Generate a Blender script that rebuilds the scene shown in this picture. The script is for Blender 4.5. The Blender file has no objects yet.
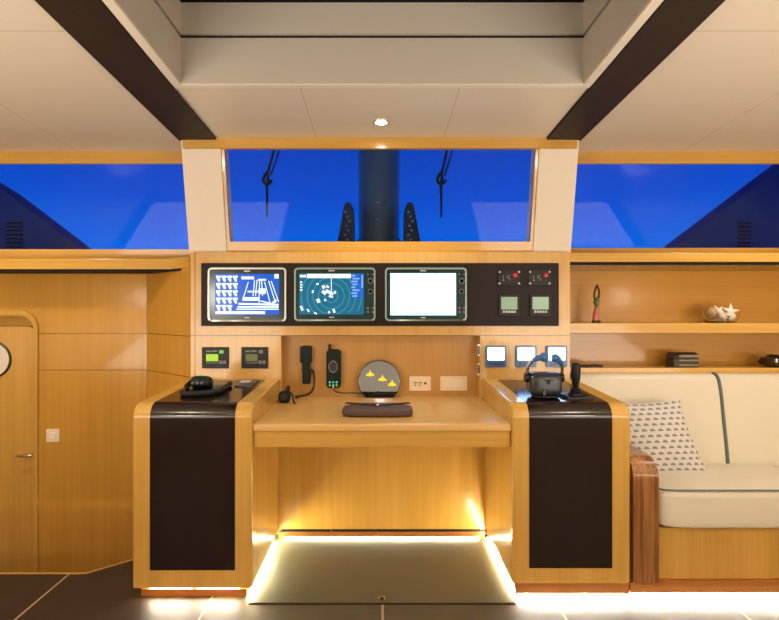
import bpy, bmesh, math, random
from mathutils import Vector, Matrix
random.seed(7)
C = bpy.context.scene.collection
PI = math.pi
F = 520.0                       # focal length in pixels (779 px wide frame)
EYE = 1.25
def X(px, d): return (px - 380.0) * d / F
def Z(py, d): return EYE - (py - 311.0) * d / F
def CE(y): return 2.187 + (2.85 - y) * 0.047      # ceiling height, it drops towards the bow

# ------------------------------------------------------------------ materials
def nt(m):
    m.use_nodes = True
    return m.node_tree.nodes, m.node_tree.links, m.node_tree.nodes['Principled BSDF']
def mat(name, col, rough=0.5, metal=0.0, coat=0.0, spec=0.5, noise=0.0, nscale=30.0):
    m = bpy.data.materials.new(name); n, l, p = nt(m)
    p.inputs['Base Color'].default_value = (*col, 1)
    p.inputs['Roughness'].default_value = rough
    p.inputs['Metallic'].default_value = metal
    p.inputs['Coat Weight'].default_value = coat
    p.inputs['Coat Roughness'].default_value = 0.05
    p.inputs['Specular IOR Level'].default_value = spec
    if noise:
        g = n.new('ShaderNodeNewGeometry'); t = n.new('ShaderNodeTexNoise'); t.inputs['Scale'].default_value = nscale
        l.new(g.outputs['Position'], t.inputs['Vector'])
        r = n.new('ShaderNodeMapRange'); r.inputs['To Min'].default_value = 1 - noise; r.inputs['To Max'].default_value = 1 + noise
        l.new(t.outputs['Fac'], r.inputs['Value'])
        mx = n.new('ShaderNodeMix'); mx.data_type = 'RGBA'; mx.blend_type = 'MULTIPLY'; mx.inputs['Factor'].default_value = 1
        mx.inputs['A'].default_value = (*col, 1)
        l.new(r.outputs['Result'], mx.inputs['B']); l.new(mx.outputs['Result'], p.inputs['Base Color'])
    return m
def emis(name, col, s):
    m = bpy.data.materials.new(name); n, l, p = nt(m)
    p.inputs['Base Color'].default_value = (0.01, 0.01, 0.01, 1)
    p.inputs['Emission Color'].default_value = (*col, 1); p.inputs['Emission Strength'].default_value = s
    p.inputs['Roughness'].default_value = 0.2; p.inputs['Specular IOR Level'].default_value = 0.2
    return m
def line_mask(n, l, pos, axis, values, half, prev=None):
    """1 on thin lines where the position's axis equals a value"""
    sep = n.new('ShaderNodeSeparateXYZ'); l.new(pos, sep.inputs[0]); out = prev
    for v in values:
        c = n.new('ShaderNodeMath'); c.operation = 'COMPARE'; c.inputs[1].default_value = v; c.inputs[2].default_value = half
        l.new(sep.outputs['XYZ'.index(axis)], c.inputs[0])
        if out is None: out = c.outputs[0]
        else:
            a = n.new('ShaderNodeMath'); a.operation = 'MAXIMUM'; l.new(out, a.inputs[0]); l.new(c.outputs[0], a.inputs[1]); out = a.outputs[0]
    return out
def wood(name, dark, light, rough=0.22, coat=0.5, grain='Z', seams=(), fine=55.0, seamcol=(0.16, 0.07, 0.015), contrast=(0.3, 0.7), bands=1.0):
    m = bpy.data.materials.new(name); n, l, p = nt(m)
    g = n.new('ShaderNodeNewGeometry'); mp = n.new('ShaderNodeMapping')
    s = [fine] * 3; s['XYZ'.index(grain)] = fine * 0.03
    mp.inputs['Scale'].default_value = s
    l.new(g.outputs['Position'], mp.inputs['Vector'])
    t = n.new('ShaderNodeTexNoise'); t.inputs['Scale'].default_value = 1.0; t.inputs['Detail'].default_value = 4; t.inputs['Roughness'].default_value = 0.65
    l.new(mp.outputs[0], t.inputs['Vector'])
    mp2 = n.new('ShaderNodeMapping'); s2 = [7.0] * 3; s2['XYZ'.index(grain)] = 0.5; mp2.inputs['Scale'].default_value = s2
    l.new(g.outputs['Position'], mp2.inputs['Vector'])
    t2 = n.new('ShaderNodeTexNoise'); t2.inputs['Scale'].default_value = bands; l.new(mp2.outputs[0], t2.inputs['Vector'])
    ad = n.new('ShaderNodeMath'); ad.operation = 'ADD'; l.new(t.outputs['Fac'], ad.inputs[0]); l.new(t2.outputs['Fac'], ad.inputs[1])
    hf = n.new('ShaderNodeMath'); hf.operation = 'MULTIPLY'; hf.inputs[1].default_value = 0.5; l.new(ad.outputs[0], hf.inputs[0])
    cr = n.new('ShaderNodeValToRGB'); cr.color_ramp.elements[0].position = contrast[0]; cr.color_ramp.elements[1].position = contrast[1]
    cr.color_ramp.elements[0].color = (*dark, 1); cr.color_ramp.elements[1].color = (*light, 1)
    l.new(hf.outputs[0], cr.inputs[0]); out = cr.outputs[0]
    mask = None
    for ax, vals in seams: mask = line_mask(n, l, g.outputs['Position'], ax, vals, 0.0022, mask)
    if mask is not None:
        mx = n.new('ShaderNodeMix'); mx.data_type = 'RGBA'; l.new(mask, mx.inputs['Factor']); l.new(out, mx.inputs['A'])
        mx.inputs['B'].default_value = (*seamcol, 1); out = mx.outputs['Result']
    l.new(out, p.inputs['Base Color'])
    p.inputs['Roughness'].default_value = rough; p.inputs['Coat Weight'].default_value = coat; p.inputs['Coat Roughness'].default_value = 0.06
    return m

M = {}
HD, HL = (0.52, 0.285, 0.050), (0.68, 0.405, 0.095)
M['wall'] = wood('honey_maple_wall', (0.50, 0.255, 0.036), (0.64, 0.345, 0.062), seams=(('Z', (1.109, 0.88)), ('X', (-1.461,))))
M['maple'] = wood('honey_maple', HD, HL)
M['maple_x'] = wood('honey_maple_long_grain', HD, HL, grain='X')
M['maple_top'] = wood('maple_worktop', (0.58, 0.32, 0.085), (0.72, 0.43, 0.15), grain='X', rough=0.32, coat=0.15)
M['fascia'] = wood('maple_fascia', (0.58, 0.335, 0.09), (0.73, 0.455, 0.15), seams=(('Z', (1.112,)), ('X', (-1.035,))))
M['niche'] = wood('maple_niche', (0.52, 0.275, 0.07), (0.64, 0.36, 0.11))
M['shelf'] = wood('maple_shelf', (0.50, 0.25, 0.04), (0.62, 0.335, 0.07), grain='X')
M['kick'] = wood('teak_kick', (0.26, 0.085, 0.015), (0.42, 0.16, 0.03), grain='X', rough=0.3)
M['wenge'] = wood('dark_wenge', (0.008, 0.0034, 0.002), (0.020, 0.009, 0.005), rough=0.55, coat=1.0, fine=90)
M['wenge'].node_tree.nodes['Principled BSDF'].inputs['Specular IOR Level'].default_value = 0.0
M['wenge'].node_tree.nodes['Principled BSDF'].inputs['Coat Roughness'].default_value = 0.15
M['wenge_y'] = wood('dark_wenge_beam', (0.012, 0.0055, 0.003), (0.030, 0.014, 0.007), rough=0.6, coat=0.0, grain='Y', fine=90)
M['zebra'] = wood('zebrano', (0.17, 0.060, 0.014), (0.52, 0.25, 0.075), rough=0.25, fine=75, contrast=(0.38, 0.62), bands=2.0)
M['cream'] = mat('cream_panel', (0.78, 0.71, 0.61), 0.45, noise=0.02)
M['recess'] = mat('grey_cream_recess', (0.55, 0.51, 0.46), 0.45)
M['leather'] = mat('cream_leather', (0.72, 0.675, 0.555), 0.42, noise=0.03, nscale=12)
M['piping'] = mat('grey_green_piping', (0.10, 0.14, 0.135), 0.5)
M['white'] = mat('white_lacquer', (0.82, 0.76, 0.66), 0.3)
M['black'] = mat('black_plastic', (0.007, 0.008, 0.009), 0.4, spec=0.3)
M['soft_black'] = mat('soft_black_rubber', (0.012, 0.013, 0.014), 0.55, spec=0.3)
M['dgreen'] = mat('black_green_plastic', (0.005, 0.014, 0.010), 0.45, spec=0.25)
M['panel'] = mat('instrument_panel_brown', (0.018, 0.011, 0.011), 0.45, spec=0.2)
M['bezel'] = mat('glossy_teal_black_bezel', (0.004, 0.030, 0.038), 0.15)
M['rim'] = mat('silver_rim', (0.62, 0.62, 0.60), 0.3, 0.6)
M['rim2'] = mat('grey_green_rim', (0.30, 0.42, 0.38), 0.3, 0.4)
M['steel'] = mat('brushed_steel', (0.55, 0.53, 0.50), 0.25, 1.0)
M['mirror'] = mat('mirror', (0.36, 0.42, 0.47), 0.03, 1.0)
M['grey'] = mat('grey_plastic', (0.16, 0.17, 0.18), 0.35)
M['dgrey'] = mat('dark_grey_metal', (0.045, 0.05, 0.06), 0.3, 0.4)
M['lightgrey'] = mat('pale_label', (0.55, 0.57, 0.62), 0.4)
M['ivory'] = mat('ivory_plate', (0.90, 0.75, 0.54), 0.4)
M['ivory2'] = mat('pale_switch', (0.92, 0.84, 0.70), 0.35)
M['brown_leather'] = mat('brown_leather', (0.085, 0.042, 0.036), 0.65, noise=0.1, nscale=60)
M['strap'] = mat('dark_strap', (0.03, 0.012, 0.012), 0.5)
M['red'] = mat('red_plastic', (0.5, 0.02, 0.03), 0.4)
M['seam'] = mat('dark_gap', (0.006, 0.004, 0.003), 0.8)
M['mast'] = mat('dark_mast_paint', (0.16, 0.21, 0.15), 0.3, noise=0.05)
M['hull'] = mat('dark_blue_paint', (0.008, 0.032, 0.12), 0.5)
M['winch'] = mat('green_black_housing', (0.02, 0.045, 0.035), 0.4)
M['rope'] = mat('dark_rope', (0.006, 0.007, 0.012), 0.7)
M['bone'] = mat('bone_white', (0.90, 0.83, 0.74), 0.6, noise=0.08)
M['tan'] = mat('tan_shell', (0.45, 0.29, 0.15), 0.5, noise=0.25, nscale=90)
M['chest'] = mat('dark_tin', (0.045, 0.042, 0.035), 0.35, 0.3, noise=0.2)
M['chest2'] = mat('worn_tin_band', (0.22, 0.20, 0.16), 0.35, 0.4, noise=0.2)
M['pod'] = mat('dark_brown_ceramic', (0.05, 0.02, 0.01), 0.2, noise=0.4, nscale=40)
M['pink'] = mat('pink_glaze', (0.62, 0.16, 0.13), 0.3)
M['green'] = mat('green_glaze', (0.07, 0.16, 0.05), 0.3)
M['bronze'] = mat('dark_bronze', (0.06, 0.05, 0.03), 0.35, 0.5)
M['led'] = emis('warm_led_strip', (1.0, 0.86, 0.68), 150)
M['led_floor'] = emis('pale_led_strip', (1.0, 0.90, 0.55), 190)
M['led_sofa'] = emis('white_led_strip', (1.0, 0.90, 0.76), 420)
M['bulb'] = emis('downlight_lens', (1.0, 0.93, 0.80), 60)
M['blue'] = emis('screen_blue', (0.0, 0.115, 0.68), 1.0)
M['teal'] = emis('screen_teal', (0.0, 0.15, 0.28), 1.0)
M['ring'] = emis('screen_ring', (0.05, 0.36, 0.36), 1.0)
M['sw'] = emis('screen_white', (0.85, 0.95, 1.0), 1.25)
M['sblue'] = emis('screen_pale_blue', (0.25, 0.50, 0.95), 1.0)
M['glow'] = emis('screen_bright_white', (0.35, 0.85, 1.0), 5.5)
M['glow2'] = emis('screen_cold_white', (0.30, 0.55, 1.0), 8)
M['lcd'] = emis('lcd_grey_green', (0.36, 0.46, 0.25), 0.9)
M['lime'] = emis('lcd_lime', (0.42, 0.75, 0.01), 1.0)
M['olive'] = emis('lcd_olive', (0.16, 0.14, 0.02), 0.8)
M['greenled'] = emis('green_led', (0.15, 0.7, 0.05), 0.8)
M['cyanled'] = emis('cyan_led', (0.1, 0.6, 0.8), 1.0)
M['redled'] = emis('red_led', (1.0, 0.15, 0.05), 1.5)
M['yellow'] = emis('painted_lamp_reflection', (1.0, 0.62, 0.02), 1.4)
M['bluegloss'] = mat('deep_blue_plastic', (0.05, 0.15, 0.42), 0.2)  # blue plastic, lightened to hold the bloom around the instrument screens

def glass(name, tint=(0.9, 0.95, 1.0), rough=0.0, ior=1.45):
    m = bpy.data.materials.new(name); n, l, p = nt(m)
    p.inputs['Base Color'].default_value = (*tint, 1); p.inputs['Roughness'].default_value = rough
    p.inputs['Transmission Weight'].default_value = 1.0; p.inputs['IOR'].default_value = ior
    return m
M['glass'] = glass('window_glass', (0.86, 0.95, 1.0), 0.0, 1.16)
M['bowlglass'] = glass('bowl_glass', (0.97, 0.97, 0.95))

def floor_mat():
    m = bpy.data.materials.new('floor_tile'); n, l, p = nt(m)
    g = n.new('ShaderNodeNewGeometry'); t = n.new('ShaderNodeTexNoise'); t.inputs['Scale'].default_value = 6; t.inputs['Detail'].default_value = 6
    l.new(g.outputs['Position'], t.inputs['Vector'])
    cr = n.new('ShaderNodeValToRGB'); cr.color_ramp.elements[0].position = 0.3; cr.color_ramp.elements[1].position = 0.7
    cr.color_ramp.elements[0].color = (0.026, 0.016, 0.0115, 1); cr.color_ramp.elements[1].color = (0.040, 0.027, 0.019, 1)
    l.new(t.outputs['Fac'], cr.inputs[0])
    mask = line_mask(n, l, g.outputs['Position'], 'X', [0.0107 + 0.7444 * k for k in range(-4, 5)], 0.0045)
    mx = n.new('ShaderNodeMix'); mx.data_type = 'RGBA'; l.new(mask, mx.inputs['Factor'])
    # lighting painted in: lit walkway paler, unlit stairwell side darker, split at a joint
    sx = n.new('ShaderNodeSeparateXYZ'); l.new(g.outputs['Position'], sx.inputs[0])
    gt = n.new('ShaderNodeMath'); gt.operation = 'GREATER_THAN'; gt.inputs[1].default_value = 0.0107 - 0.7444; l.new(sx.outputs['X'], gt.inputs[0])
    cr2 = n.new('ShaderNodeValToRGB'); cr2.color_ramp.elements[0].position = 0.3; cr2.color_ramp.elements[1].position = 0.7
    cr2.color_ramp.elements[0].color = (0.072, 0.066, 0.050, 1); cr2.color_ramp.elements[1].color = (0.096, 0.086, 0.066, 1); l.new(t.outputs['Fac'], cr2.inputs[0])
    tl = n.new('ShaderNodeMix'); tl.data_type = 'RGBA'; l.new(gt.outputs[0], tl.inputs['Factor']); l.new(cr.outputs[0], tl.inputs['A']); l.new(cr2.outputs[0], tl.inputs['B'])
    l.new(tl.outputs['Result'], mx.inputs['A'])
    mx.inputs['B'].default_value = (0.42, 0.32, 0.20, 1)
    l.new(mx.outputs['Result'], p.inputs['Base Color']); p.inputs['Roughness'].default_value = 0.5; p.inputs['Specular IOR Level'].default_value = 0.35
    return m
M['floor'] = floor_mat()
M['hatch'] = mat('hatch_tile', (0.095, 0.102, 0.080), 0.35, noise=0.08, nscale=8)

def ceil_mat():
    m = bpy.data.materials.new('ceiling_panel'); n, l, p = nt(m)
    g = n.new('ShaderNodeNewGeometry')
    mask = line_mask(n, l, g.outputs['Position'], 'X', (-1.76, 1.76, -0.345, 0.345), 0.0018)
    mask = line_mask(n, l, g.outputs['Position'], 'Y', (1.83,), 0.0018, mask)
    mx = n.new('ShaderNodeMix'); mx.data_type = 'RGBA'; l.new(mask, mx.inputs['Factor'])
    mx.inputs['A'].default_value = (0.76, 0.68, 0.57, 1); mx.inputs['B'].default_value = (0.50, 0.41, 0.31, 1)
    l.new(mx.outputs['Result'], p.inputs['Base Color']); p.inputs['Roughness'].default_value = 0.4
    return m
M['ceil'] = ceil_mat()

def pillow_mat():
    m = bpy.data.materials.new('half_moon_print'); n, l, p = nt(m)
    uv = n.new('ShaderNodeTexCoord'); mp = n.new('ShaderNodeMapping'); mp.inputs['Scale'].default_value = (10, 14, 1)
    l.new(uv.outputs['UV'], mp.inputs['Vector'])
    sep = n.new('ShaderNodeSeparateXYZ'); l.new(mp.outputs[0], sep.inputs[0])
    def mth(op, a, b=None, c=None):
        k = n.new('ShaderNodeMath'); k.operation = op
        for i, v in enumerate((a, b, c)):
            if v is None: continue
            if isinstance(v, (int, float)): k.inputs[i].default_value = v
            else: l.new(v, k.inputs[i])
        return k.outputs[0]
    fl = mth('FLOOR', sep.outputs['Y']); odd = mth('MULTIPLY', mth('MODULO', fl, 2), 0.5)
    fx = mth('SUBTRACT', mth('FRACT', mth('ADD', sep.outputs['X'], odd)), 0.5)
    fy = mth('SUBTRACT', mth('FRACT', sep.outputs['Y']), 0.28)
    r2 = mth('ADD', mth('MULTIPLY', fx, fx), mth('MULTIPLY', mth('MULTIPLY', fy, fy), 0.55))
    inside = mth('MULTIPLY', mth('LESS_THAN', r2, 0.115), mth('GREATER_THAN', fy, 0.0))
    mx = n.new('ShaderNodeMix'); mx.data_type = 'RGBA'; l.new(inside, mx.inputs['Factor'])
    mx.inputs['A'].default_value = (0.64, 0.62, 0.60, 1); mx.inputs['B'].default_value = (0.23, 0.23, 0.25, 1)
    l.new(mx.outputs['Result'], p.inputs['Base Color']); p.inputs['Roughness'].default_value = 0.85
    return m
M['pillow'] = pillow_mat()

# ------------------------------------------------------------------ mesh helpers (all in world coordinates)
class B:
    def __init__(s): s.bm = bmesh.new()
    def mark(s): return set(s.bm.faces)
    def box(s, x0, x1, y0, y1, z0, z1, bev=0.0, seg=2):
        r = bmesh.ops.create_cube(s.bm, size=1.0); vs = r['verts']
        for v in vs:
            v.co = Vector(((x0 + x1) / 2 + v.co.x * (x1 - x0), (y0 + y1) / 2 + v.co.y * (y1 - y0), (z0 + z1) / 2 + v.co.z * (z1 - z0)))
        if bev: bmesh.ops.bevel(s.bm, geom=list({e for v in vs for e in v.link_edges}), offset=bev, segments=seg, affect='EDGES', profile=0.5)
        return s
    def prism(s, poly, axis, a, b, bev=0.0, seg=2):
        """poly: 2D points on the other two axes (in order), extruded along axis from a to b"""
        def P(p, t):
            return {'X': (t, p[0], p[1]), 'Y': (p[0], t, p[1]), 'Z': (p[0], p[1], t)}[axis]
        va = [s.bm.verts.new(P(p, a)) for p in poly]; vb = [s.bm.verts.new(P(p, b)) for p in poly]
        n = len(poly); fs = [s.bm.faces.new(va), s.bm.faces.new(vb[::-1])]
        for i in range(n): fs.append(s.bm.faces.new((va[i], vb[i], vb[(i + 1) % n], va[(i + 1) % n])))
        bmesh.ops.recalc_face_normals(s.bm, faces=fs)
        if bev:
            es = [e for f in fs[:2] for e in f.edges]
            bmesh.ops.bevel(s.bm, geom=es, offset=bev, segments=seg, affect='EDGES', profile=0.5)
        return s
    def rrect(s, x0, x1, z0, z1, r, y0, y1, bev=0.0):
        return s.prism(rr(x0, x1, z0, z1, r), 'Y', y0, y1, bev)
    def hexa(s, pts):
        """8 points: four of one end in order, then four of the other"""
        v = [s.bm.verts.new(p) for p in pts]
        fs = [s.bm.faces.new([v[i] for i in q]) for q in ((0, 1, 2, 3), (7, 6, 5, 4), (0, 4, 5, 1), (1, 5, 6, 2), (2, 6, 7, 3), (3, 7, 4, 0))]
        bmesh.ops.recalc_face_normals(s.bm, faces=fs); return s
    def tube(s, pts, rad, seg=10, cap=True):
        pts = [Vector(p) for p in pts]; n = len(pts)
        rads = rad if isinstance(rad, (list, tuple)) else [rad] * n
        rings = []; up = None
        for i, p in enumerate(pts):
            t = (pts[min(i + 1, n - 1)] - pts[max(i - 1, 0)]).normalized()
            if up is None: up = t.orthogonal().normalized()
            up = (up - t * up.dot(t)).normalized(); w = t.cross(up)
            rings.append([s.bm.verts.new(p + (up * math.cos(2 * PI * k / seg) + w * math.sin(2 * PI * k / seg)) * rads[i]) for k in range(seg)])
        fs = []
        for a, b in zip(rings, rings[1:]):
            for k in range(seg): fs.append(s.bm.faces.new((a[k], a[(k + 1) % seg], b[(k + 1) % seg], b[k])))
        if cap: fs += [s.bm.faces.new(rings[0][::-1]), s.bm.faces.new(rings[-1])]
        bmesh.ops.recalc_face_normals(s.bm, faces=fs)
        return s
    def cyl(s, a, b, r, seg=24, r2=None): return s.tube([a, b], [r, r if r2 is None else r2], seg)
    def lathe(s, c, prof, seg=28, axis='Z', a0=0.0, a1=2 * PI):
        """prof: (radius, height) from bottom to top around an axis through c"""
        full = abs(a1 - a0 - 2 * PI) < 1e-6; n = seg if full else seg + 1; rings = []
        for r, h in prof:
            ring = []
            for k in range(n):
                a = a0 + (a1 - a0) * k / seg; p = (r * math.cos(a), r * math.sin(a), h)
                if axis == 'Y': p = (p[0], p[2], p[1])
                ring.append(s.bm.verts.new(Vector(c) + Vector(p)))
            rings.append(ring)
        fs = []
        for a, b in zip(rings, rings[1:]):
            for k in range(n if full else n - 1): fs.append(s.bm.faces.new((a[k], a[(k + 1) % n], b[(k + 1) % n], b[k])))
        if full:
            for ring, rv in ((rings[0], True), (rings[-1], False)):
                fs.append(s.bm.faces.new(ring[::-1] if rv else ring))
        bmesh.ops.remove_doubles(s.bm, verts=[v for r in rings for v in r], dist=1e-6)
        bmesh.ops.recalc_face_normals(s.bm, faces=[f for f in s.bm.faces])
        return s
    def ball(s, c, r, sub=2, jig=0.0):
        rx, ry, rz = r if isinstance(r, (tuple, list)) else (r, r, r)
        v = bmesh.ops.create_icosphere(s.bm, subdivisions=sub, radius=1.0)['verts']
        for q in v:
            k = 1 + random.uniform(-jig, jig)
            q.co = Vector((c[0] + q.co.x * rx * k, c[1] + q.co.y * ry * k, c[2] + q.co.z * rz * k))
        return s
    def cushion(s, c, h, n=9.0, sub=14, mtx=None, flat=None):
        """rounded box: half sizes h, superellipsoid exponent n"""
        b2 = bmesh.new(); bmesh.ops.create_cube(b2, size=2.0)
        bmesh.ops.subdivide_edges(b2, edges=b2.edges[:], cuts=sub, use_grid_fill=True)
        vm = {}
        for v in b2.verts:
            p = v.co; q = sum(abs(k) ** n for k in p) ** (1 / n); f = max(abs(k) for k in p) / q
            w = Vector((p.x * f * h[0], p.y * f * h[1], p.z * f * h[2]))
            if flat: w = flat(w, p)
            if mtx: w = mtx @ w
            vm[v] = s.bm.verts.new(w + Vector(c))
        for f in b2.faces: s.bm.faces.new([vm[v] for v in f.verts])
        b2.free(); return s
    def apply(s, m):
        bmesh.ops.transform(s.bm, matrix=m, verts=s.bm.verts); return s
def rr(x0, x1, z0, z1, r, n=5):
    out = []
    for cx, cz, a in ((x1 - r, z0 + r, -PI / 2), (x1 - r, z1 - r, 0), (x0 + r, z1 - r, PI / 2), (x0 + r, z0 + r, PI)):
        for k in range(n + 1):
            t = a + PI / 2 * k / n; out.append((cx + r * math.cos(t), cz + r * math.sin(t)))
    return out

def origin(o):
    v = Vector((0, 0, 0))
    while o is not None: v += o.location; o = o.parent
    return v
def obj(name, b, m, parent=None, label=None, smooth=True, kind=None):
    off = origin(parent) if parent else Vector((0, 0, 0))
    if parent: b.apply(Matrix.Translation(-off))
    me = bpy.data.meshes.new(name); b.bm.normal_update(); b.bm.to_mesh(me); b.bm.free()
    me.materials.append(m)
    if smooth:
        me.polygons.foreach_set('use_smooth', [True] * len(me.polygons))
        try: me.set_sharp_from_angle(angle=math.radians(38))
        except Exception: pass
    o = bpy.data.objects.new(name, me); C.objects.link(o); o.parent = parent
    if smooth:
        wn = o.modifiers.new('weighted_normal', 'WEIGHTED_NORMAL'); wn.keep_sharp = True; wn.weight = 80
    if label: o['label'] = label
    if kind: o['kind'] = kind
    return o
def thing(name, label, cat, loc, group=None, kind=None):
    o = bpy.data.objects.new(name, None); C.objects.link(o); o.location = loc; o.empty_display_size = 0.05
    o['label'] = label; o['category'] = cat
    if group: o['group'] = group
    if kind: o['kind'] = kind
    return o
def tag(o, label, cat, group=None):
    o['label'] = label; o['category'] = cat
    if group: o['group'] = group
    return o
def struct(name, b, m, label, cat, smooth=True):
    o = obj(name, b, m, None, label, smooth, 'structure'); o['category'] = cat; return o

# ================================================================== the setting
# floor: raised saloon floor with the stairwell cut-out by the door
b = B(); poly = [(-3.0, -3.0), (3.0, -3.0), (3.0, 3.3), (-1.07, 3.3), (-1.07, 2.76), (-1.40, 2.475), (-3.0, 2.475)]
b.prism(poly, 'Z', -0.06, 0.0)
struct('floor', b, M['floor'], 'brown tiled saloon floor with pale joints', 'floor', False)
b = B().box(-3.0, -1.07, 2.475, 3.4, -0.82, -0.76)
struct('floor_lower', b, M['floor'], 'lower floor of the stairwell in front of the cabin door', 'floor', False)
b = B().prism([(-3.0, 2.470), (-1.398, 2.470), (-1.066, 2.757), (-1.066, 2.765), (-1.402, 2.480), (-3.0, 2.480)], 'Z', -0.055, 0.003)
struct('trim_1', b, M['maple_x'], 'thin pale wooden nosing along the edge of the dark floor', 'trim', False)
b = B().box(-1.07, -1.03, 2.9, 3.3, -0.8, 0.0); b.box(-3.0, -1.07, 2.476, 2.50, -0.76, -0.06)
struct('wall_stairwell', b, M['wall'], 'hidden stairwell side under the floor', 'wall', False)

# recessed wall by the stairwell with the door opening, then the angled return to the console
DW = 3.26
DCX, DR = -2.45, 0.31                                  # door centre and half width of its opening
b = B()
pts = [(-3.0, -0.8), (DCX - DR, -0.8)]
arch = []
def archpts(cx, hw, z1, r, n=8):
    o = [(cx - hw, -0.75)]
    for k in range(n + 1):
        t = PI - PI / 2 * k / n; o.append((cx - hw + r + r * math.cos(t), z1 - r + r * math.sin(t)))
    for k in range(n + 1):
        t = PI / 2 - PI / 2 * k / n; o.append((cx + hw - r + r * math.cos(t), z1 - r + r * math.sin(t)))
    o.append((cx + hw, -0.75)); return o
op = archpts(DCX, 0.288, 1.222, 0.085)
full = [(-3.0, -0.75)] + op + [(-1.461, -0.75), (-1.461, 1.63), (-3.0, 1.63)]
b.prism(full, 'Y', DW, DW + 0.06)
b.hexa([(-1.461, DW, -0.8), (-1.461, DW, 1.54), (-1.063, 2.905, 1.54), (-1.063, 2.905, -0.8),
        (-1.461, DW + 0.06, -0.8), (-1.461, DW + 0.06, 1.54), (-1.040, 2.94, 1.54), (-1.040, 2.94, -0.8)])
struct('wall_left', b, M['wall'], 'glossy honey maple wall with two fine joint lines beside the door', 'wall', False)
b = B().box(-3.1, -1.0, DW + 0.075, DW + 0.12, -0.8, 1.64)
struct('wall_door_backing', b, M['wall'], 'wood panel in the shadow above the door leaf', 'wall', False)

# door
d = thing('door_1', 'honey maple cabin door with rounded top, porthole and lever handle', 'door', (DCX, DW, -0.75), kind='structure')
outer = archpts(DCX, 0.312, 1.256, 0.115); inner = archpts(DCX, 0.286, 1.222, 0.087)
b = B()
for i in range(len(outer) - 1):
    (x0, z0), (x1, z1), (u0, w0), (u1, w1) = outer[i], outer[i + 1], inner[i], inner[i + 1]
    b.hexa([(x0, DW - 0.015, z0), (x1, DW - 0.015, z1), (u1, DW - 0.015, w1), (u0, DW - 0.015, w0),
            (x0, DW + 0.03, z0), (x1, DW + 0.03, z1), (u1, DW + 0.03, w1), (u0, DW + 0.03, w0)])
bmesh.ops.remove_doubles(b.bm, verts=b.bm.verts, dist=1e-5)
obj('door_frame', b, M['maple'], d)
b = B().prism(archpts(DCX, 0.282, 1.152, 0.075), 'Y', DW + 0.036, DW + 0.07, 0.003)
obj('door_leaf', b, M['maple'], d)
pc = (DCX, DW + 0.036, 0.943)
b = B().lathe(pc, [(0.105, -0.004), (0.105, -0.010), (0.111, -0.013), (0.116, -0.009), (0.116, 0.004), (0.105, 0.004)], 40, 'Y')
ph = obj('porthole', b, M['bronze'], d, 'dark metal porthole ring')
b = B().cyl((pc[0], pc[1] - 0.002, pc[2]), (pc[0], pc[1] - 0.006, pc[2]), 0.1045, 40)
obj('porthole_glass', b, M['white'], ph, 'pale frosted pane')
hz = 0.347
b = B().rrect(-2.190, -2.164, hz - 0.045, hz + 0.035, 0.012, DW + 0.03, DW + 0.036)
b.tube([(-2.177, DW + 0.034, hz), (-2.177, DW - 0.012, hz), (-2.19, DW - 0.02, hz), (-2.235, DW - 0.02, hz - 0.002), (-2.272, DW - 0.016, hz - 0.003)], [0.009, 0.009, 0.009, 0.008, 0.006], 10)
obj('door_handle', b, M['steel'], d, 'steel lever handle')

s = thing('light_switch', 'pale square light switch on the maple wall beside the door', 'switch', (-2.045, DW, 0.47))
b = B().rrect(-2.088, -2.005, 0.43, 0.512, 0.008, DW - 0.009, DW, 0.002); obj('switch_plate', b, M['ivory'], s)
b = B().rrect(-2.068, -2.026, 0.452, 0.492, 0.005, DW - 0.014, DW - 0.008, 0.002); obj('rocker', b, M['ivory2'], s)

# ledge under the side window by the door (overhangs the wall)
ledge = [(-3.0, 3.02), (-1.225, 3.02), (-1.066, 2.905), (-1.066, 3.2), (-3.0, 3.2)]
b = B().prism(ledge, 'Z', 1.492, 1.555, 0.006)
struct('trim_2', b, M['maple_x'], 'maple ledge overhanging the wall under the window by the door', 'ledge')
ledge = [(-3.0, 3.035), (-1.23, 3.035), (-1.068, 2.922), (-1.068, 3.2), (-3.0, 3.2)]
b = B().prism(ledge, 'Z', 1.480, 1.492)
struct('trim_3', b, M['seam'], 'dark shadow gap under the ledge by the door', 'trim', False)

# console front wall with its niche, between the pillars
DF = 2.91
NX0, NX1, NZ0, NZ1 = -0.554, 0.560, 0.70, 1.110
b = B()
b.box(-1.063, 1.063, DF, 2.99, NZ1, 1.58)
b.box(-1.063, NX0, DF, 2.99, 0.0, NZ1); b.box(NX1, 1.063, DF, 2.99, 0.0, NZ1)
bmesh.ops.remove_doubles(b.bm, verts=b.bm.verts, dist=1e-5)
struct('wall_front', b, M['fascia'], 'maple console front between the two pedestals with a low niche', 'wall', False)
b = B().box(NX0 - 0.05, NX1 + 0.05, 3.01, 3.04, -0.05, NZ1 + 0.05)
b.box(NX0 - 0.05, NX1 + 0.05, 2.985, 3.012, NZ1, NZ1 + 0.04); b.box(NX0 - 0.03, NX0, 2.985, 3.012, 0.65, NZ1); b.box(NX1, NX1 + 0.03, 2.985, 3.012, 0.65, NZ1)
struct('wall_niche', b, M['niche'], 'back of the niche above the desk', 'wall', False)

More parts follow.
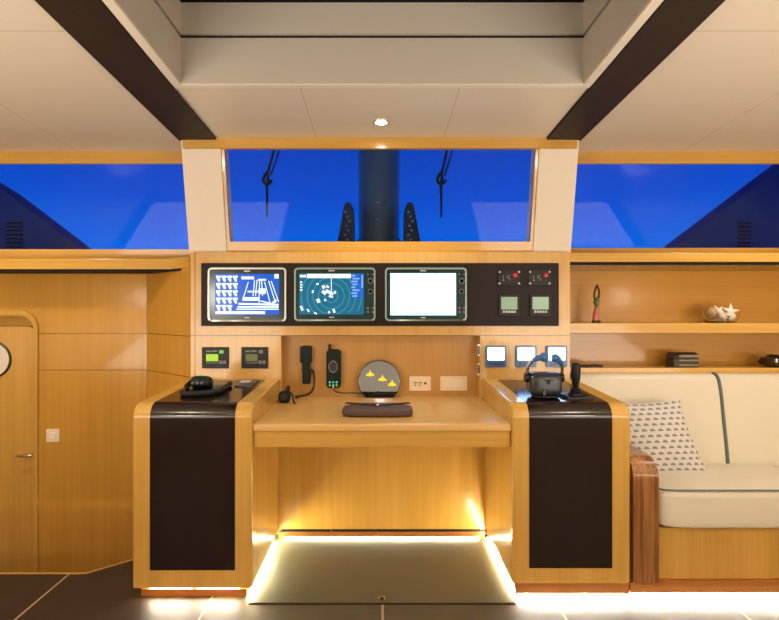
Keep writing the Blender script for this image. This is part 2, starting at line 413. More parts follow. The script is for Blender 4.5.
# pillars and windows, the screen leans inwards at the top
def lean(z, y0=2.97): return y0 - (z - 1.58) * 0.21
def slab(b, x0, x1, z0, z1, y0, th, f=0.21):
    a0, a1 = y0 - (z0 - 1.58) * f, y0 - (z1 - 1.58) * f
    b.hexa([(x0, a0, z0), (x1, a0, z0), (x1, a1, z1), (x0, a1, z1), (x0, a0 + th, z0), (x1, a0 + th, z0), (x1, a1 + th, z1), (x0, a1 + th, z1)])
    return b
for nm, x0, x1, lb in (('pillar_left', -1.080, -0.868, 'cream leather faced pillar on the door side of the middle window'),
                       ('pillar_right', 0.868, 1.080, 'cream leather faced pillar on the sofa side of the middle window')):
    struct(nm, slab(B(), x0, x1, 1.575, 2.19, 2.945, 0.16), M['cream'], lb, 'pillar', False)
w = thing('window_2', 'middle front window looking out at the mast', 'window', (0, 2.97, 1.58), kind='structure')
b = B(); slab(b, -0.87, 0.87, 1.578, 1.643, 2.955, 0.10); slab(b, -0.87, -0.850, 1.643, 2.135, 2.955, 0.02); slab(b, 0.850, 0.87, 1.643, 2.135, 2.955, 0.02)
obj('window_frame', b, M['maple_x'], w, smooth=False)
obj('window_pane', slab(B(), -0.86, 0.86, 1.64, 2.17, 2.968, 0.006), M['glass'], w, 'clear glass pane', False)
b = B().box(-1.068, 1.068, 2.815, 2.845, 2.131, CE(2.815) + 0.02)
struct('trim_4', b, M['maple_x'], 'maple header above the middle window', 'trim', False)
for nm, x0, x1, lb, zt in (('window_1', -3.0, -1.03, 'front window above the door side ledge', 1.622), ('window_3', 1.03, 3.0, 'front window above the sofa shelves', 1.630)):
    w = thing(nm, lb, 'window', ((x0 + x1) / 2, 3.15, 1.58), kind='structure')
    b = B(); slab(b, x0, x1, 1.55, zt, 3.14, 0.07)
    obj('window_frame', b, M['maple_x'], w, smooth=False)
    obj('window_pane', slab(B(), x0, x1, zt - 0.01, 2.14, 3.16, 0.008), M['glass'], w, 'clear glass pane', False)
    h = B().box(x0, x1, 3.025, 3.046, 2.108, 2.24)
    obj('window_header', h, M['maple_x'], w, smooth=False)

# ceiling: side panels, middle strip in front of the hatch, hatch frame and recess, dark beams
def cslab(b, x0, x1, y0, y1, th=0.04, dz=0.0):
    b.hexa([(x0, y0, CE(y0) + dz), (x1, y0, CE(y0) + dz), (x1, y1, CE(y1) + dz), (x0, y1, CE(y1) + dz),
            (x0, y0, CE(y0) + dz + th), (x1, y0, CE(y0) + dz + th), (x1, y1, CE(y1) + dz + th), (x0, y1, CE(y1) + dz + th)])
    return b
HX0, HX1, HY0, HY1 = -0.846, 0.864, 0.75, 2.206
b = B(); cslab(b, -3.05, -1.085, -3.05, 3.2); cslab(b, 1.085, 3.05, -3.05, 3.2)
cslab(b, -0.90, 0.90, HY1, 2.9); cslab(b, -0.90, HX0, HY0, HY1); cslab(b, HX1, 0.90, HY0, HY1); cslab(b, -0.90, 0.90, -3.05, HY0)
struct('ceiling', b, M['ceil'], 'cream panelled ceiling with fine joints', 'ceiling', False)
for nm, x0, x1, lb in (('beam_left', -1.092, -0.888, 'dark wooden ceiling beam on the door side of the hatch'), ('beam_right', 0.905, 1.092, 'dark wooden ceiling beam on the sofa side of the hatch')):
    struct(nm, cslab(B(), x0, x1, -3.05, 2.83, 0.06, -0.012), M['wenge_y'], lb, 'beam', False)
b = B()
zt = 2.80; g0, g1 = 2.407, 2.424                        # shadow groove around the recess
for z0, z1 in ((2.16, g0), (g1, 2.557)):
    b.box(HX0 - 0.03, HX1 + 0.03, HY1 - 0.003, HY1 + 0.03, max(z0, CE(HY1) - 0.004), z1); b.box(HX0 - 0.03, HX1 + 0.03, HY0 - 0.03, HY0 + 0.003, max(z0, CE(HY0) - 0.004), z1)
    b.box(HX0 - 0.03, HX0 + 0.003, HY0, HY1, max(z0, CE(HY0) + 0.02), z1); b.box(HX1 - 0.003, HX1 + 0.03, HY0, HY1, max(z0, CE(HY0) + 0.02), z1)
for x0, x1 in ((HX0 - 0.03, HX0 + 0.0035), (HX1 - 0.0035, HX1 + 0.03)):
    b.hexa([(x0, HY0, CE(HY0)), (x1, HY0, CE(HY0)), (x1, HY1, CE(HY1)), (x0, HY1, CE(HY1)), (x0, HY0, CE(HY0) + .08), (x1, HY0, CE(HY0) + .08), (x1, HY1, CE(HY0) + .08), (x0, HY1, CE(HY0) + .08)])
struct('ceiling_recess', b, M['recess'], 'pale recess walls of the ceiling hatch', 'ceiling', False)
b = B().box(HX0 - 0.06, HX1 + 0.06, HY0 - 0.06, HY1 + 0.06, 2.60, 2.64)
for x0, x1, y0, y1 in ((HX0 - 0.05, HX1 + 0.05, HY1 + 0.012, HY1 + 0.04), (HX0 - 0.05, HX0 - 0.012, HY0, HY1), (HX1 + 0.012, HX1 + 0.05, HY0, HY1), (HX0 - .05, HX1 + .05, HY0 - .04, HY0 - .012)):
    b.box(x0, x1, y0, y1, 2.40, 2.62)
struct('ceiling_hatch_cover', b, M['seam'], 'dark hatch cover above the ceiling recess', 'ceiling', False)
b = B()
def lip(x0, x1, y0, y1): cslab(b, x0, x1, y0, y1, 0.012, -0.008)
lip(HX0 - 0.035, HX1 + 0.035, HY1, HY1 + 0.030); lip(HX0 - 0.036, HX0, HY0, HY1); lip(HX1, HX1 + 0.036, HY0, HY1)
struct('trim_5', b, M['white'], 'white lip around the ceiling hatch', 'trim', False)

# the rest of the saloon behind the camera
b = B().box(-3.1, -3.0, -3.1, 3.4, -0.85, 2.7); struct('wall_port', b, M['wall'], 'saloon side wall by the cabin door', 'wall', False)
b = B().box(3.0, 3.1, -3.1, 3.4, -0.1, 2.7); struct('wall_starboard', b, M['wall'], 'saloon side wall beyond the sofa', 'wall', False)
b = B().box(-3.1, 3.1, -3.1, -3.0, -0.1, 2.7); struct('wall_back', b, M['cream'], 'saloon wall opposite the console', 'wall', False)

# visible downlight
d = thing('ceiling_downlight', 'small bright round downlight in the ceiling above the middle window', 'downlight', (0.005, 2.609, CE(2.609)))
z = CE(2.609)
b = B().lathe((0.005, 2.609, z), [(0.029, 0.004), (0.029, -0.004), (0.040, -0.005), (0.043, 0.001), (0.043, 0.004)], 32); obj('trim_ring', b, M['rim'], d, 'silver ring')
b = B().cyl((0.005, 2.609, z + 0.003), (0.005, 2.609, z - 0.003), 0.0288, 28); obj('lens', b, M['bulb'], d, 'glowing lens')

# ================================================================== console furniture
PY0, PY1, PZF, PZR, PR = 2.26, 2.905, 0.845, 0.872, 0.062
def ped_profile(off=0.0, ybot=None, yend=PY1):
    """front bottom -> round nose -> top rear"""
    pts = [(PY0 - off, 0.046 if ybot is None else ybot)]
    r = PR + off
    sl = (PZR - PZF) / (PY1 - PY0 - PR)
    for k in range(11):
        t = PI + (-PI / 2) * k / 10
        pts.append((PY0 + PR + r * math.cos(t), PZF - PR + r * math.sin(t)))
    pts.append((yend, PZF + off + sl * (yend - PY0 - PR)))
    return pts
def pedestal(label, x0, x1, i0, i1, wood_m, slots=True):
    t = thing('console_pedestal', label, 'pedestal', ((x0 + x1) / 2, PY0, 0), 'console pedestals flanking the desk')
    yb = 0.046 if slots else 0.067
    body = ped_profile(0.0, yb) + [(PY1, yb)]
    b = B().prism(body, 'X', x0, x1, 0.012, 3); obj('body', b, wood_m, t)
    ib = 0.124 if slots else 0.133
    out = ped_profile(0.0015, ib, 2.862); inn = ped_profile(-0.004, ib, 2.862)
    b = B().prism(out + inn[::-1], 'X', i0, i1); obj('inlay_panel', b, M['wenge'], t, 'dark wenge inlay running over the front and top')
    if not slots:
        b = B().box(x0 + 0.015, x1 - 0.004, PY0 + 0.008, PY1, 0.016, 0.0665, 0.002).box(x0 + 0.03, x1 - 0.004, PY0 + 0.05, PY1, 0.0, 0.02); obj('plinth', b, M['kick'], t, 'reddish brown plinth')
        b = B().box(x0 + 0.03, x1 - 0.02, PY0 + 0.014, PY0 + 0.030, 0.010, 0.0158); obj('led_strip', b, M['led_sofa'], t, 'glowing strip under the plinth', False)
        return t
    b = B().box(x0 + 0.03, x1 - 0.03, PY0 + 0.022, PY1, 0.0, 0.030); obj('plinth', b, M['kick'], t, 'reddish brown plinth', False)
    m_ = (x0 + x1) / 2
    b = B()
    for a, c in ((x0 + 0.065, m_ - 0.012), (m_ + 0.012, x1 - 0.065)): b.box(a, c, PY0 + 0.03, PY0 + 0.036, 0.031, 0.045)
    obj('led_strip', b, M['led'], t, 'two glowing light slots under the front', False)
    return t
pl = pedestal('maple pedestal with dark inlay and two lit slots, nearest the cabin door', -1.078, -0.556, -1.000, -0.630, M['maple'])
pr = pedestal('maple pedestal with dark inlay standing against the sofa armrest', 0.574, 1.090, 0.648, 1.009, M['maple'], False)
# light strips along the inner foot of the pedestals
for t, xs in ((pl, (-0.583, -0.575)), (pr, (0.580, 0.587))):
    b = B().box(xs[0], xs[1], 2.30, 2.84, 0.005, 0.012) if t is pr else B().box(xs[0], xs[1], 2.30, 2.84, 0.031, 0.040)
    obj('side_led_strip', b, M['led_floor'], t, 'glowing strip along the foot beside the knee space', False)

# desk
DX0, DX1, DZ = -0.5555, 0.5735, 0.757
dk = thing('desk', 'wide maple desk between the two pedestals with an open knee space', 'desk', (0.009, 2.28, 0))
b = B().prism([(2.275, 0.740), (2.280, 0.752), (2.292, 0.757), (3.009, 0.757), (3.009, 0.725), (2.275, 0.725)], 'X', DX0 + .001, DX1 - .001); 
obj('desktop', b, M['maple_top'], dk)
b = B().box(DX0 + .001, DX1 - .001, 2.285, 2.305, 0.652, 0.725); obj('apron', b, M['maple_x'], dk, smooth=False)
b = B().box(DX0 - .0004, DX1 + .0004, 2.85, 2.868, 0.055, 0.724); obj('back_panel', b, M['maple'], dk, smooth=False)
b = B().box(DX0 + .001, DX1 - .001, 2.852, 2.866, 0.0, 0.038); obj('kick_plate', b, M['kick'], dk, 'reddish brown kick plate', False)
b = B(); 
for k in range(4):
    a = DX0 + 0.02 + k * 0.2745; b.box(a, a + 0.262, 2.8512, 2.866, 0.040, 0.053)
obj('slot', b, M['seam'], dk, 'four dark slots above the kick plate', False)
b = B().box(DX0 + .03, DX1 - .03, 2.8515, 2.8535, 0.005, 0.009); obj('led_strip', b, M['led_floor'], dk, 'glowing strip at the foot of the kick plate', False)

h = thing('floor_hatch', 'pale floor hatch in the knee space under the desk with a small lift ring', 'floor hatch', (0.009, 2.53, 0.0))
b = B().box(-0.553, 0.571, 2.2225, 2.848, 0.0, 0.004); obj('hatch_panel', b, M['hatch'], h, smooth=False)
b = B().box(-0.560, 0.578, 2.2135, 2.2225, 0.0, 0.002); obj('hatch_gap', b, M['seam'], h, 'dark gap along the front edge', False)
b = B().box(-0.003, 0.022, 2.238, 2.275, 0.004, 0.0055)
b.lathe((0.0095, 2.247, 0.0075), [(0.0105, -0.002), (0.0135, 0.0), (0.0105, 0.002), (0.0075, 0.0), (0.0105, -0.002)], 16)
obj('lift_ring', b, M['steel'], h, 'small pale metal ring')

# ---- instrument panel and what is mounted on it
PF = 2.900
ip = tag(obj('instrument_panel', B().rrect(X(201, PF), X(559, PF), Z(326, PF), Z(263, PF), 0.004, PF, DF, 0.002), M['panel']),
         'long dark brown instrument panel carrying the three displays under the middle window', 'instrument panel')
def R(px0, px1, py0, py1, d=PF): return X(px0, d), X(px1, d), Z(py1, d), Z(py0, d)
def display(label, px0, px1, py0, py1, s0, s1, t0, t1, rim_m, screen_m, buttons):
    x0, x1, z0, z1 = R(px0, px1, py0, py1)
    t = thing('navigation_display', label, 'display', ((x0 + x1) / 2, PF, z0), 'large displays on the instrument panel')
    b = B()
    o, i = rr(x0, x1, z0, z1, 0.022), rr(x0 + 0.009, x1 - 0.009, z0 + 0.009, z1 - 0.009, 0.014)
    n = len(o)
    for k in range(n):
        k2 = (k + 1) % n
        b.hexa([(o[k][0], PF - 0.014, o[k][1]), (o[k2][0], PF - 0.014, o[k2][1]), (i[k2][0], PF - 0.014, i[k2][1]), (i[k][0], PF - 0.014, i[k][1]),
                (o[k][0], PF, o[k][1]), (o[k2][0], PF, o[k2][1]), (i[k2][0], PF, i[k2][1]), (i[k][0], PF, i[k][1])])
    bmesh.ops.remove_doubles(b.bm, verts=b.bm.verts, dist=1e-5)
    obj('frame', b, rim_m, t, 'slim grey frame')
    obj('bezel', B().prism(i, 'Y', PF - 0.009, PF), M['bezel'], t)
    a0, a1, c0, c1 = R(s0, s1, t0, t1)
    sc = obj('screen', B().box(a0, a1, PF - 0.0100, PF - 0.0085, c0, c1), screen_m, t, 'glowing screen', False)
    if buttons:
        for px, py, r, ring in ((buttons, 279, 0.009, 0), (buttons - 2.6, 274.5, 0.005, 0), (buttons + 2.6, 274.5, 0.005, 0), (buttons, 281, 0.016, 1), (buttons, 291.5, 0.014, 1),
                          (buttons - 2.6, 308, 0.006, 0), (buttons + 2.6, 308, 0.006, 0), (buttons - 2.6, 312, 0.006, 0), (buttons + 2.6, 312, 0.006, 0)):
            if r == 0.009: continue
            c = (X(px, PF), PF - 0.009, Z(py, PF))
            bb = B()
            if ring: bb.lathe(c, [(r, 0.0), (r, -0.004), (r * 0.7, -0.004), (r * 0.7, 0.0)], 20, 'Y')
            else: bb.cyl(c, (c[0], c[1] - 0.003, c[2]), r, 12)
            obj('button', bb, M['grey'], t)
    bb = B(); cx = (s0 + s1) / 2
    bb.box(X(cx - 3, PF), X(cx + 3, PF), PF - 0.0105, PF - 0.009, Z(t0 - 2.1, PF), Z(t0 - 3.3, PF))
    obj('lettering', bb, M['lightgrey'], t, 'tiny pale lettering', False)
    bb = B(); bb.box(X(cx - 2.5, PF), X(cx + 2.5, PF), PF - 0.0105, PF - 0.009, Z(t1 + 3.2, PF), Z(t1 + 2.2, PF))
    obj('lettering', bb, M['lightgrey'], t, 'tiny pale lettering', False)
    return t, sc
GY = PF - 0.0101
def dash(b, px0, px1, py0, py1, y=GY, th=0.0008):
    x0, x1, z0, z1 = R(px0, px1, py0, py1); b.box(x0, x1, y - th, y, z0, z1)
def stroke(b, px0, py0, px1, py1, w=0.8, y=GY):
    a = Vector((X(px0, PF), 0, Z(py0, PF))); c = Vector((X(px1, PF), 0, Z(py1, PF))); dr = (c - a).normalized(); nn = Vector((-dr.z, 0, dr.x)) * (w * PF / F / 2)
    q = [a + nn, c + nn, c - nn, a - nn]
    b.hexa([(p.x, y - 0.0008, p.z) for p in q] + [(p.x, y, p.z) for p in q])
t, sc = display('display with a silver frame showing a white boat drawing and figures on blue', 208.5, 286.5, 267.8, 321.5, 215.5, 279.5, 274, 315, M['rim'], M['blue'], 0)
b = B()
for r_ in range(5):
    y0 = 275.8 + r_ * 7.3
    for c_ in range(4 if r_ < 4 else 3):
        x0 = 216.6 + c_ * 5.6
        dash(b, x0, x0 + 4.9, y0, y0 + 1.9); stroke(b, x0 + 0.6, y0 + 2.4, x0 + 3.8, y0 + 2.4, 0.9); stroke(b, x0 + 1.2, y0 + 2, x0 + 2.9, y0 + 5.6, 1.6); stroke(b, x0 + 3.6, y0 + 3.4, x0 + 3.2, y0 + 5.9, 1.3)
dash(b, 216, 265.5, 311.2, 314); dash(b, 242, 254.5, 276.6, 279.4); dash(b, 274.8, 279, 274.2, 278.6)
for q in ((248.8, 282, 244, 297.5), (255, 280, 253.5, 296), (257.5, 280, 256, 296), (260, 280, 259.5, 303), (262, 280, 263, 296), (265, 282, 270.5, 303), (269, 281, 276, 303), (271.5, 281, 279, 302)):
    stroke(b, *q, 0.85)
dash(b, 258.5, 266.5, 279, 280.8); dash(b, 248, 262, 290.8, 292.4); dash(b, 259, 266, 288.5, 294)
dash(b, 243, 260, 297.2, 300.8); stroke(b, 239, 303.8, 279, 304.8, 1.9); stroke(b, 238, 307, 279, 307, 1.5); stroke(b, 237, 309.2, 279, 309.2, 1.2); stroke(b, 261, 301, 275, 304.4, 1.2); stroke(b, 273, 303, 277, 300, 2.2)
obj('screen_graphics', b, M['sw'], sc, 'white boat outline and figures', False)
t, sc = display('display showing green rings and white echoes of a radar picture', 294.5, 375.5, 267.8, 321, 299.5, 364, 273.5, 314.5, M['rim2'], M['teal'], 370.5)
cx, cy = 331.5, 296.0
for r_ in (6.5, 12.8, 18.5, 24.0, 30.0):
    prev = None; b = B()
    for k in range(49):
        a = 2 * PI * k / 48; p = (cx + r_ * math.cos(a), cy + r_ * math.sin(a))
        if prev:
            if 300 < p[0] < 363.5 and 275 < p[1] < 314 and 300 < prev[0] < 363.5 and 275 < prev[1] < 314: stroke(b, *prev, *p, 0.75)
            elif b.bm.faces: obj('radar_ring', b, M['ring'], sc, 'pale green range ring', False); b = B()
        prev = p
    if b.bm.faces: obj('radar_ring', b, M['ring'], sc, 'pale green range ring', False)
b = B(); dash(b, 307, 351, 274, 278.2, GY - .0004); obj('header_bar', b, M['sw'], sc, 'white header bar', False)
b = B(); stroke(b, 331.5, 278, 331.5, 292, 0.7, GY - .0004); obj('heading_line', b, M['sw'], sc, 'white heading line', False)
for q in ((323, 285.5, 324.5, 288.5, 3), (322.5, 291, 326, 294, 3.2), (326, 290.5, 331, 293, 3), (330, 294.5, 333, 293, 3.4), (334, 292, 336, 293, 2.6), (329, 296, 333, 297, 2), (326.5, 286, 329, 287.5, 2), (312.5, 293, 313.5, 290.5, 1.6),
          (317, 301.5, 320, 300, 4), (325, 299.2, 325.8, 301, 2), (316.5, 284.2, 319, 284, 1.5), (301, 306, 303, 310.5, 2.2), (307.5, 309, 309.5, 312, 1.6), (314.5, 312.5, 317, 314, 1.5), (328.5, 313, 330, 311.5, 2), (333.5, 309, 334.8, 312.6, 2.2)):
    b = B(); stroke(b, *q, GY - .0004); obj('radar_echo', b, M['sw'], sc, 'white echo', False)
for k in range(4):
    b = B(); dash(b, 300.4, 302.6, 281.5 + k * 2.6, 283 + k * 2.6, GY - .0004); obj('lettering', b, M['sw'], sc, 'tiny white figure', False)
b = B(); dash(b, 300.2, 306, 275, 277.5, GY - .0004)
obj('lettering', b, M['sw'], sc, 'tiny white figures', False)
b = B(); dash(b, 352, 363.6, 274, 298, GY)
obj('data_column', b, M['blue'], sc, 'blue column of figures', False)
b = B()
for k in range(8):
    x0 = 351.5 + (k % 2); dash(b, x0, x0 + 4 + (k * 3) % 4, 275 + k * 2.9, 276.6 + k * 2.9, GY - .001)
dash(b, 361.5, 363, 275, 288, GY - .001)
obj('data_figures', b, M['sblue'], sc, 'pale figures', False)
t, sc = display('display with a blank dazzling white screen', 385, 466.5, 267.8, 321, 390.5, 455.5, 273.5, 315, M['rim2'], M['glow'], 461.5)

for k, (px, lb) in enumerate(((509, 'small dark switch module with a red knob, beside the white screen'), (539.5, 'small dark switch module with a red knob, at the sofa end of the panel'))):
    x0, x1, z0, z1 = R(px - 11.5, px + 11.5, 270, 285.5)
    t = thing('switch_module', lb, 'switch module', (X(px, PF), PF, z0), 'switch modules on the instrument panel')
    obj('module_plate', B().rrect(x0, x1, z0, z1, 0.004, PF - 0.006, PF, 0.0015), M['black'], t)
    for sx in (-9.7, 9.7):
        for sy in (272, 283.5):
            c = (X(px + sx, PF), PF - 0.006, Z(sy, PF)); obj('screw', B().cyl(c, (c[0], c[1] - 0.002, c[2]), 0.0055, 12), M['lightgrey'], t, 'pale screw head')
    kn = (X(px + 5.5, PF), PF - 0.006, Z(275.5, PF))
    obj('knob', B().lathe(kn, [(0.014, 0.0), (0.013, -0.012), (0.010, -0.014)], 18, 'Y'), M['red'], t, 'red knob')
    b = B(); cz = Z(278.5, PF)
    for q in ((-6, 275.6, -6, 280.5), (-7.2, 280.8, -4.8, 280.8), (-2, 275.8, 0.8, 275.8), (-2, 275.8, -2, 278), (-2, 278, 0.8, 278.4), (0.8, 278.4, 0.4, 280.6)):
        stroke(b, px + q[0], q[1], px + q[2], q[3], 0.7, PF - 0.0061)
    obj('marking', b, M['grey'], t, 'faint grey markings', False)
for k, (px, lb) in enumerate(((508.8, 'small square grey-green readout beside the white screen'), (540, 'small square grey-green readout at the sofa end of the instrument panel'))):
    x0, x1, z0, z1 = R(px - 10.5, px + 10.5, 294.5, 316)
    t = thing('square_readout', lb, 'readout', (X(px, PF), PF, z0), 'square readouts on the instrument panel')
    obj('housing', B().rrect(x0, x1, z0, z1, 0.006, PF - 0.010, PF, 0.002), M['black'], t)
    obj('screen', B().box(*R(px - 8, px + 8, 297, 309.5)[:2], PF - 0.0112, PF - 0.0099, *R(px - 8, px + 8, 297, 309.5)[2:]), M['lcd'], t, 'grey-green screen', False)
    for j in range(5):
        a = R(px - 6.4 + j * 2.7, px - 4.4 + j * 2.7, 310.6, 312.8); obj('key', B().box(a[0], a[1], PF - 0.012, PF - 0.0099, a[2], a[3]), M['lightgrey'], t, smooth=False)

# alarm panels on the fascia beside the niche
for px, lcd, led, lb in ((215.7, 'lime', 'greenled', 'black alarm panel with a bright lime screen and green light'), (255, 'olive', 'grey', 'black alarm panel with a dull olive screen')):
    x0, x1, z0, z1 = R(px - 13.3, px + 13.3, 347, 368.3, DF)
    t = thing('alarm_panel', lb, 'alarm panel', (X(px, DF), DF, z0), 'alarm panels above the pedestal')
    obj('panel_plate', B().rrect(x0, x1, z0, z1, 0.004, DF - 0.009, DF, 0.002), M['black'], t)
    a = R(px - 9, px + 3, 354, 361, DF); obj('screen', B().box(a[0], a[1], DF - 0.0105, DF - 0.0088, a[2], a[3]), M[lcd], t, 'small backlit screen', False)
    a = R(px + 4, px + 8.5, 350, 353.4, DF); obj('indicator', B().rrect(a[0], a[1], a[2], a[3], 0.006, DF - 0.011, DF - 0.0088), M[led], t)
    for q in ((px - 9, px - 4, 350.6, 352), (px - 3, px + 2, 350.2, 351.8), (px - 9, px + 3, 362.3, 363)): 
        a = R(*q, DF); b = B().box(a[0], a[1], DF - 0.0100, DF - 0.0088, a[2], a[3]); obj('lettering', b, M['grey'], t, 'small grey lettering', False)
    for j in range(2):
        a = R(px + 4 + j * 3.8, px + 7 + j * 3.8, 360.5, 363.6, DF); obj('key', B().box(a[0], a[1], DF - 0.012, DF - 0.0088, a[2], a[3]), M['grey'], t, smooth=False)

# three small bright instruments on the fascia behind the throttle
for px, lb in ((495.5, 'small square instrument with glowing white screen, nearest the desk niche'), (525.5, 'small square instrument with glowing white screen, behind the throttle'), (556, 'small square instrument with glowing white screen, nearest the sofa shelves')):
    x0, x1, z0, z1 = R(px - 10.3, px + 10.3, 345.6, 367, DF)
    t = thing('wind_instrument', lb, 'instrument', (X(px, DF), DF, z0), 'small glowing instruments above the pedestal by the sofa')
    obj('housing', B().rrect(x0, x1, z0, z1, 0.010, DF - 0.016, DF, 0.003), M['bluegloss'], t)
    a = R(px - 8.4, px + 8.4, 347.2, 360, DF); obj('screen', B().rrect(a[0], a[1], a[2], a[3], 0.005, DF - 0.0175, DF - 0.0158), M['glow2'], t, 'dazzling white screen')
    for j in range(4):
        a = R(px - 7 + j * 3.8, px - 4.6 + j * 3.8, 362.5, 364.6, DF); obj('key', B().box(a[0], a[1], DF - 0.018, DF - 0.0158, a[2], a[3]), M['dgrey'], t, smooth=False)
# reflections on the niche edge, built as two little chrome pieces
for py, lb in ((350, 'tiny chrome piece built for a reflection at the niche edge, the upper one'), (369, 'tiny chrome piece built for a reflection at the niche edge, the lower one')):
    c = (X(478.8, DF), DF, Z(py, DF))
    t = thing('glint_piece', lb, 'glint_piece', c, 'chrome pieces built for reflections beside the niche')
    obj('glint_plate', B().rrect(c[0] - 0.007, c[0] + 0.007, c[2] - 0.034, c[2] + 0.034, 0.004, DF - 0.004, DF), M['steel'], t)
    obj('glint_core', B().cyl((c[0], DF - 0.007, c[2] - 0.024), (c[0], DF - 0.007, c[2] + 0.024), 0.0045, 12), M['dgrey'], t)

# ---- in the niche
NB = 3.01
t = thing('telephone_handset', 'black corded handset hanging on the niche wall', 'handset', (X(306, NB), NB, Z(385, NB)))
x0, x1, z0, z1 = R(300.2, 311.8, 346, 363, NB - .03)
b = B().rrect(x0, x1, z0, z1, 0.012, NB - 0.045, NB - 0.006, 0.005); x0, x1, z0, z1 = R(302.3, 310.2, 361, 384, NB - .03); b.rrect(x0, x1, z0, z1, 0.010, NB - 0.038, NB - 0.012, 0.005)
obj('handset_body', b, M['dgreen'], t)
obj('wall_cradle', B().rrect(X(302, NB), X(310, NB), Z(372, NB), Z(350, NB), 0.006, NB - 0.012, NB), M['black'], t)
b = B(); path = []
key = [(308.5, 383, 2.985), (311.5, 370, 2.975), (314, 376, 2.97), (313.5, 388, 2.962), (308, 394.5, 2.95), (300, 396.4, 2.93), (295.5, 397.2, 2.90)]
def catm(ps, n=10):
    out = []
    for i in range(len(ps) - 1):
        p0, p1, p2, p3 = ps[max(i - 1, 0)], ps[i], ps[i + 1], ps[min(i + 2, len(ps) - 1)]
        for k in range(n):
            t_ = k / n; out.append(0.5 * ((2 * p1) + (-p0 + p2) * t_ + (2 * p0 - 5 * p1 + 4 * p2 - p3) * t_ ** 2 + (-p0 + 3 * p1 - 3 * p2 + p3) * t_ ** 3))
    return out + [ps[-1]]
pp = catm([Vector((X(a, d_), d_, max(Z(c_, d_), DZ + 0.0105))) for a, c_, d_ in key], 26)
coil = []
for i, p in enumerate(pp):
    a = i * 1.15; tdir = (pp[min(i + 1, len(pp) - 1)] - pp[max(i - 1, 0)]).normalized(); u = tdir.orthogonal().normalized(); w_ = tdir.cross(u)
    coil.append(p + (u * math.cos(a) + w_ * math.sin(a)) * 0.006)
obj('coiled_cord', B().tube(coil, 0.0028, 6), M['black'], t, 'black coiled cord')

t = thing('satellite_phone', 'dark handheld telephone with stub antenna and lit keys on the niche wall', 'telephone', (X(333.5, NB), NB, Z(388, NB)))
d_ = NB - 0.035
x0, x1, z0, z1 = R(326.3, 341, 349.5, 388, d_)
obj('phone_body', B().rrect(x0, x1, z0, z1, 0.022, NB - 0.045, NB - 0.012, 0.006), M['dgreen'], t)
obj('charging_cradle', B().rrect(x0 + 0.006, x1 - 0.006, z0 + 0.02, z1 - 0.03, 0.01, NB - 0.014, NB), M['black'], t)
obj('antenna', B().tube([(X(329.5, d_), NB - 0.028, Z(351, d_)), (X(329.5, d_), NB - 0.028, Z(345.5, d_)), (X(329.6, d_), NB - 0.028, Z(344, d_))], [0.008, 0.008, 0.005], 12), M['black'], t)
cx, cz = X(333.2, d_), Z(366.5, d_)
obj('screen_ring', B().lathe((cx, NB - 0.045, cz), [(0.026, 0.001), (0.026, -0.003), (0.021, -0.003), (0.021, 0.001)], 26, 'Y').apply(Matrix.Translation((cx, 0, cz)) @ Matrix.Diagonal((1, 1, 1.35, 1)) @ Matrix.Translation((-cx, 0, -cz))), M['grey'], t, 'grey ring around the screen')
obj('screen', B().lathe((cx, NB - 0.045, cz), [(0.0205, 0.0), (0.0205, -0.002)], 26, 'Y').apply(Matrix.Translation((cx, 0, cz)) @ Matrix.Diagonal((1, 1, 1.3, 1)) @ Matrix.Translation((-cx, 0, -cz))), M['dgrey'], t)
for j in range(3):
    for q in range(2):
        c = (X(330 + j * 3.4, d_), NB - 0.045, Z(382 + q * 3, d_)); obj('key', B().cyl(c, (c[0], c[1] - 0.003, c[2]), 0.006, 10), M['cyanled' if (j + q) % 2 == 0 else 'greenled'], t, 'lit key')
c = (X(333.5, d_), NB - 0.045, Z(387, d_)); obj('indicator', B().cyl(c, (c[0], c[1] - 0.003, c[2]), 0.005, 10), M['redled'], t, 'red light')
pp = catm([Vector((X(a, q), q, Z(c_, q))) for a, c_, q in ((333.5, 388, 2.985), (335, 391, 2.975), (342, 393, 2.975), (352, 393, 2.985), (362, 393.2, 2.992))], 8)
obj('charging_cable', B().tube(pp, 0.003, 8), M['black'], t, 'thin black cable')

# round mirror dial leaning in the niche
dc = Vector((X(379.2, 2.955), 2.955, 0)); rd = 20.6 * 2.955 / F
cz = Z(381.6, 2.955)
t = thing('round_mirror', 'round mirror with flat foot and three yellow lamp reflections built as glowing shapes, standing in the niche', 'mirror', (dc.x, dc.y, DZ))
zc = DZ - cz
a_ = math.asin(max(-1, min(1, (zc + 0.002) / rd)))
pts = [(dc.x + rd * math.cos(a_ + (PI - 2 * a_) * k / 40), cz + rd * math.sin(a_ + (PI - 2 * a_) * k / 40)) for k in range(41)]
tilt = Matrix.Translation((dc.x, dc.y, DZ)) @ Matrix.Rotation(math.radians(-5), 4, 'X') @ Matrix.Translation((-dc.x, -dc.y, -DZ))
obj('mirror_face', B().prism(pts, 'Y', dc.y - 0.009, dc.y - 0.004, 0.0015).apply(tilt), M['mirror'], t, 'mirrored face')
pts2 = [(dc.x + (x - dc.x) * 1.03, max(DZ + 0.001, cz + (z_ - cz) * 1.03)) for x, z_ in pts]
obj('mirror_back', B().prism(pts2, 'Y', dc.y - 0.004, dc.y + 0.012).apply(tilt), M['black'], t, 'black backing')
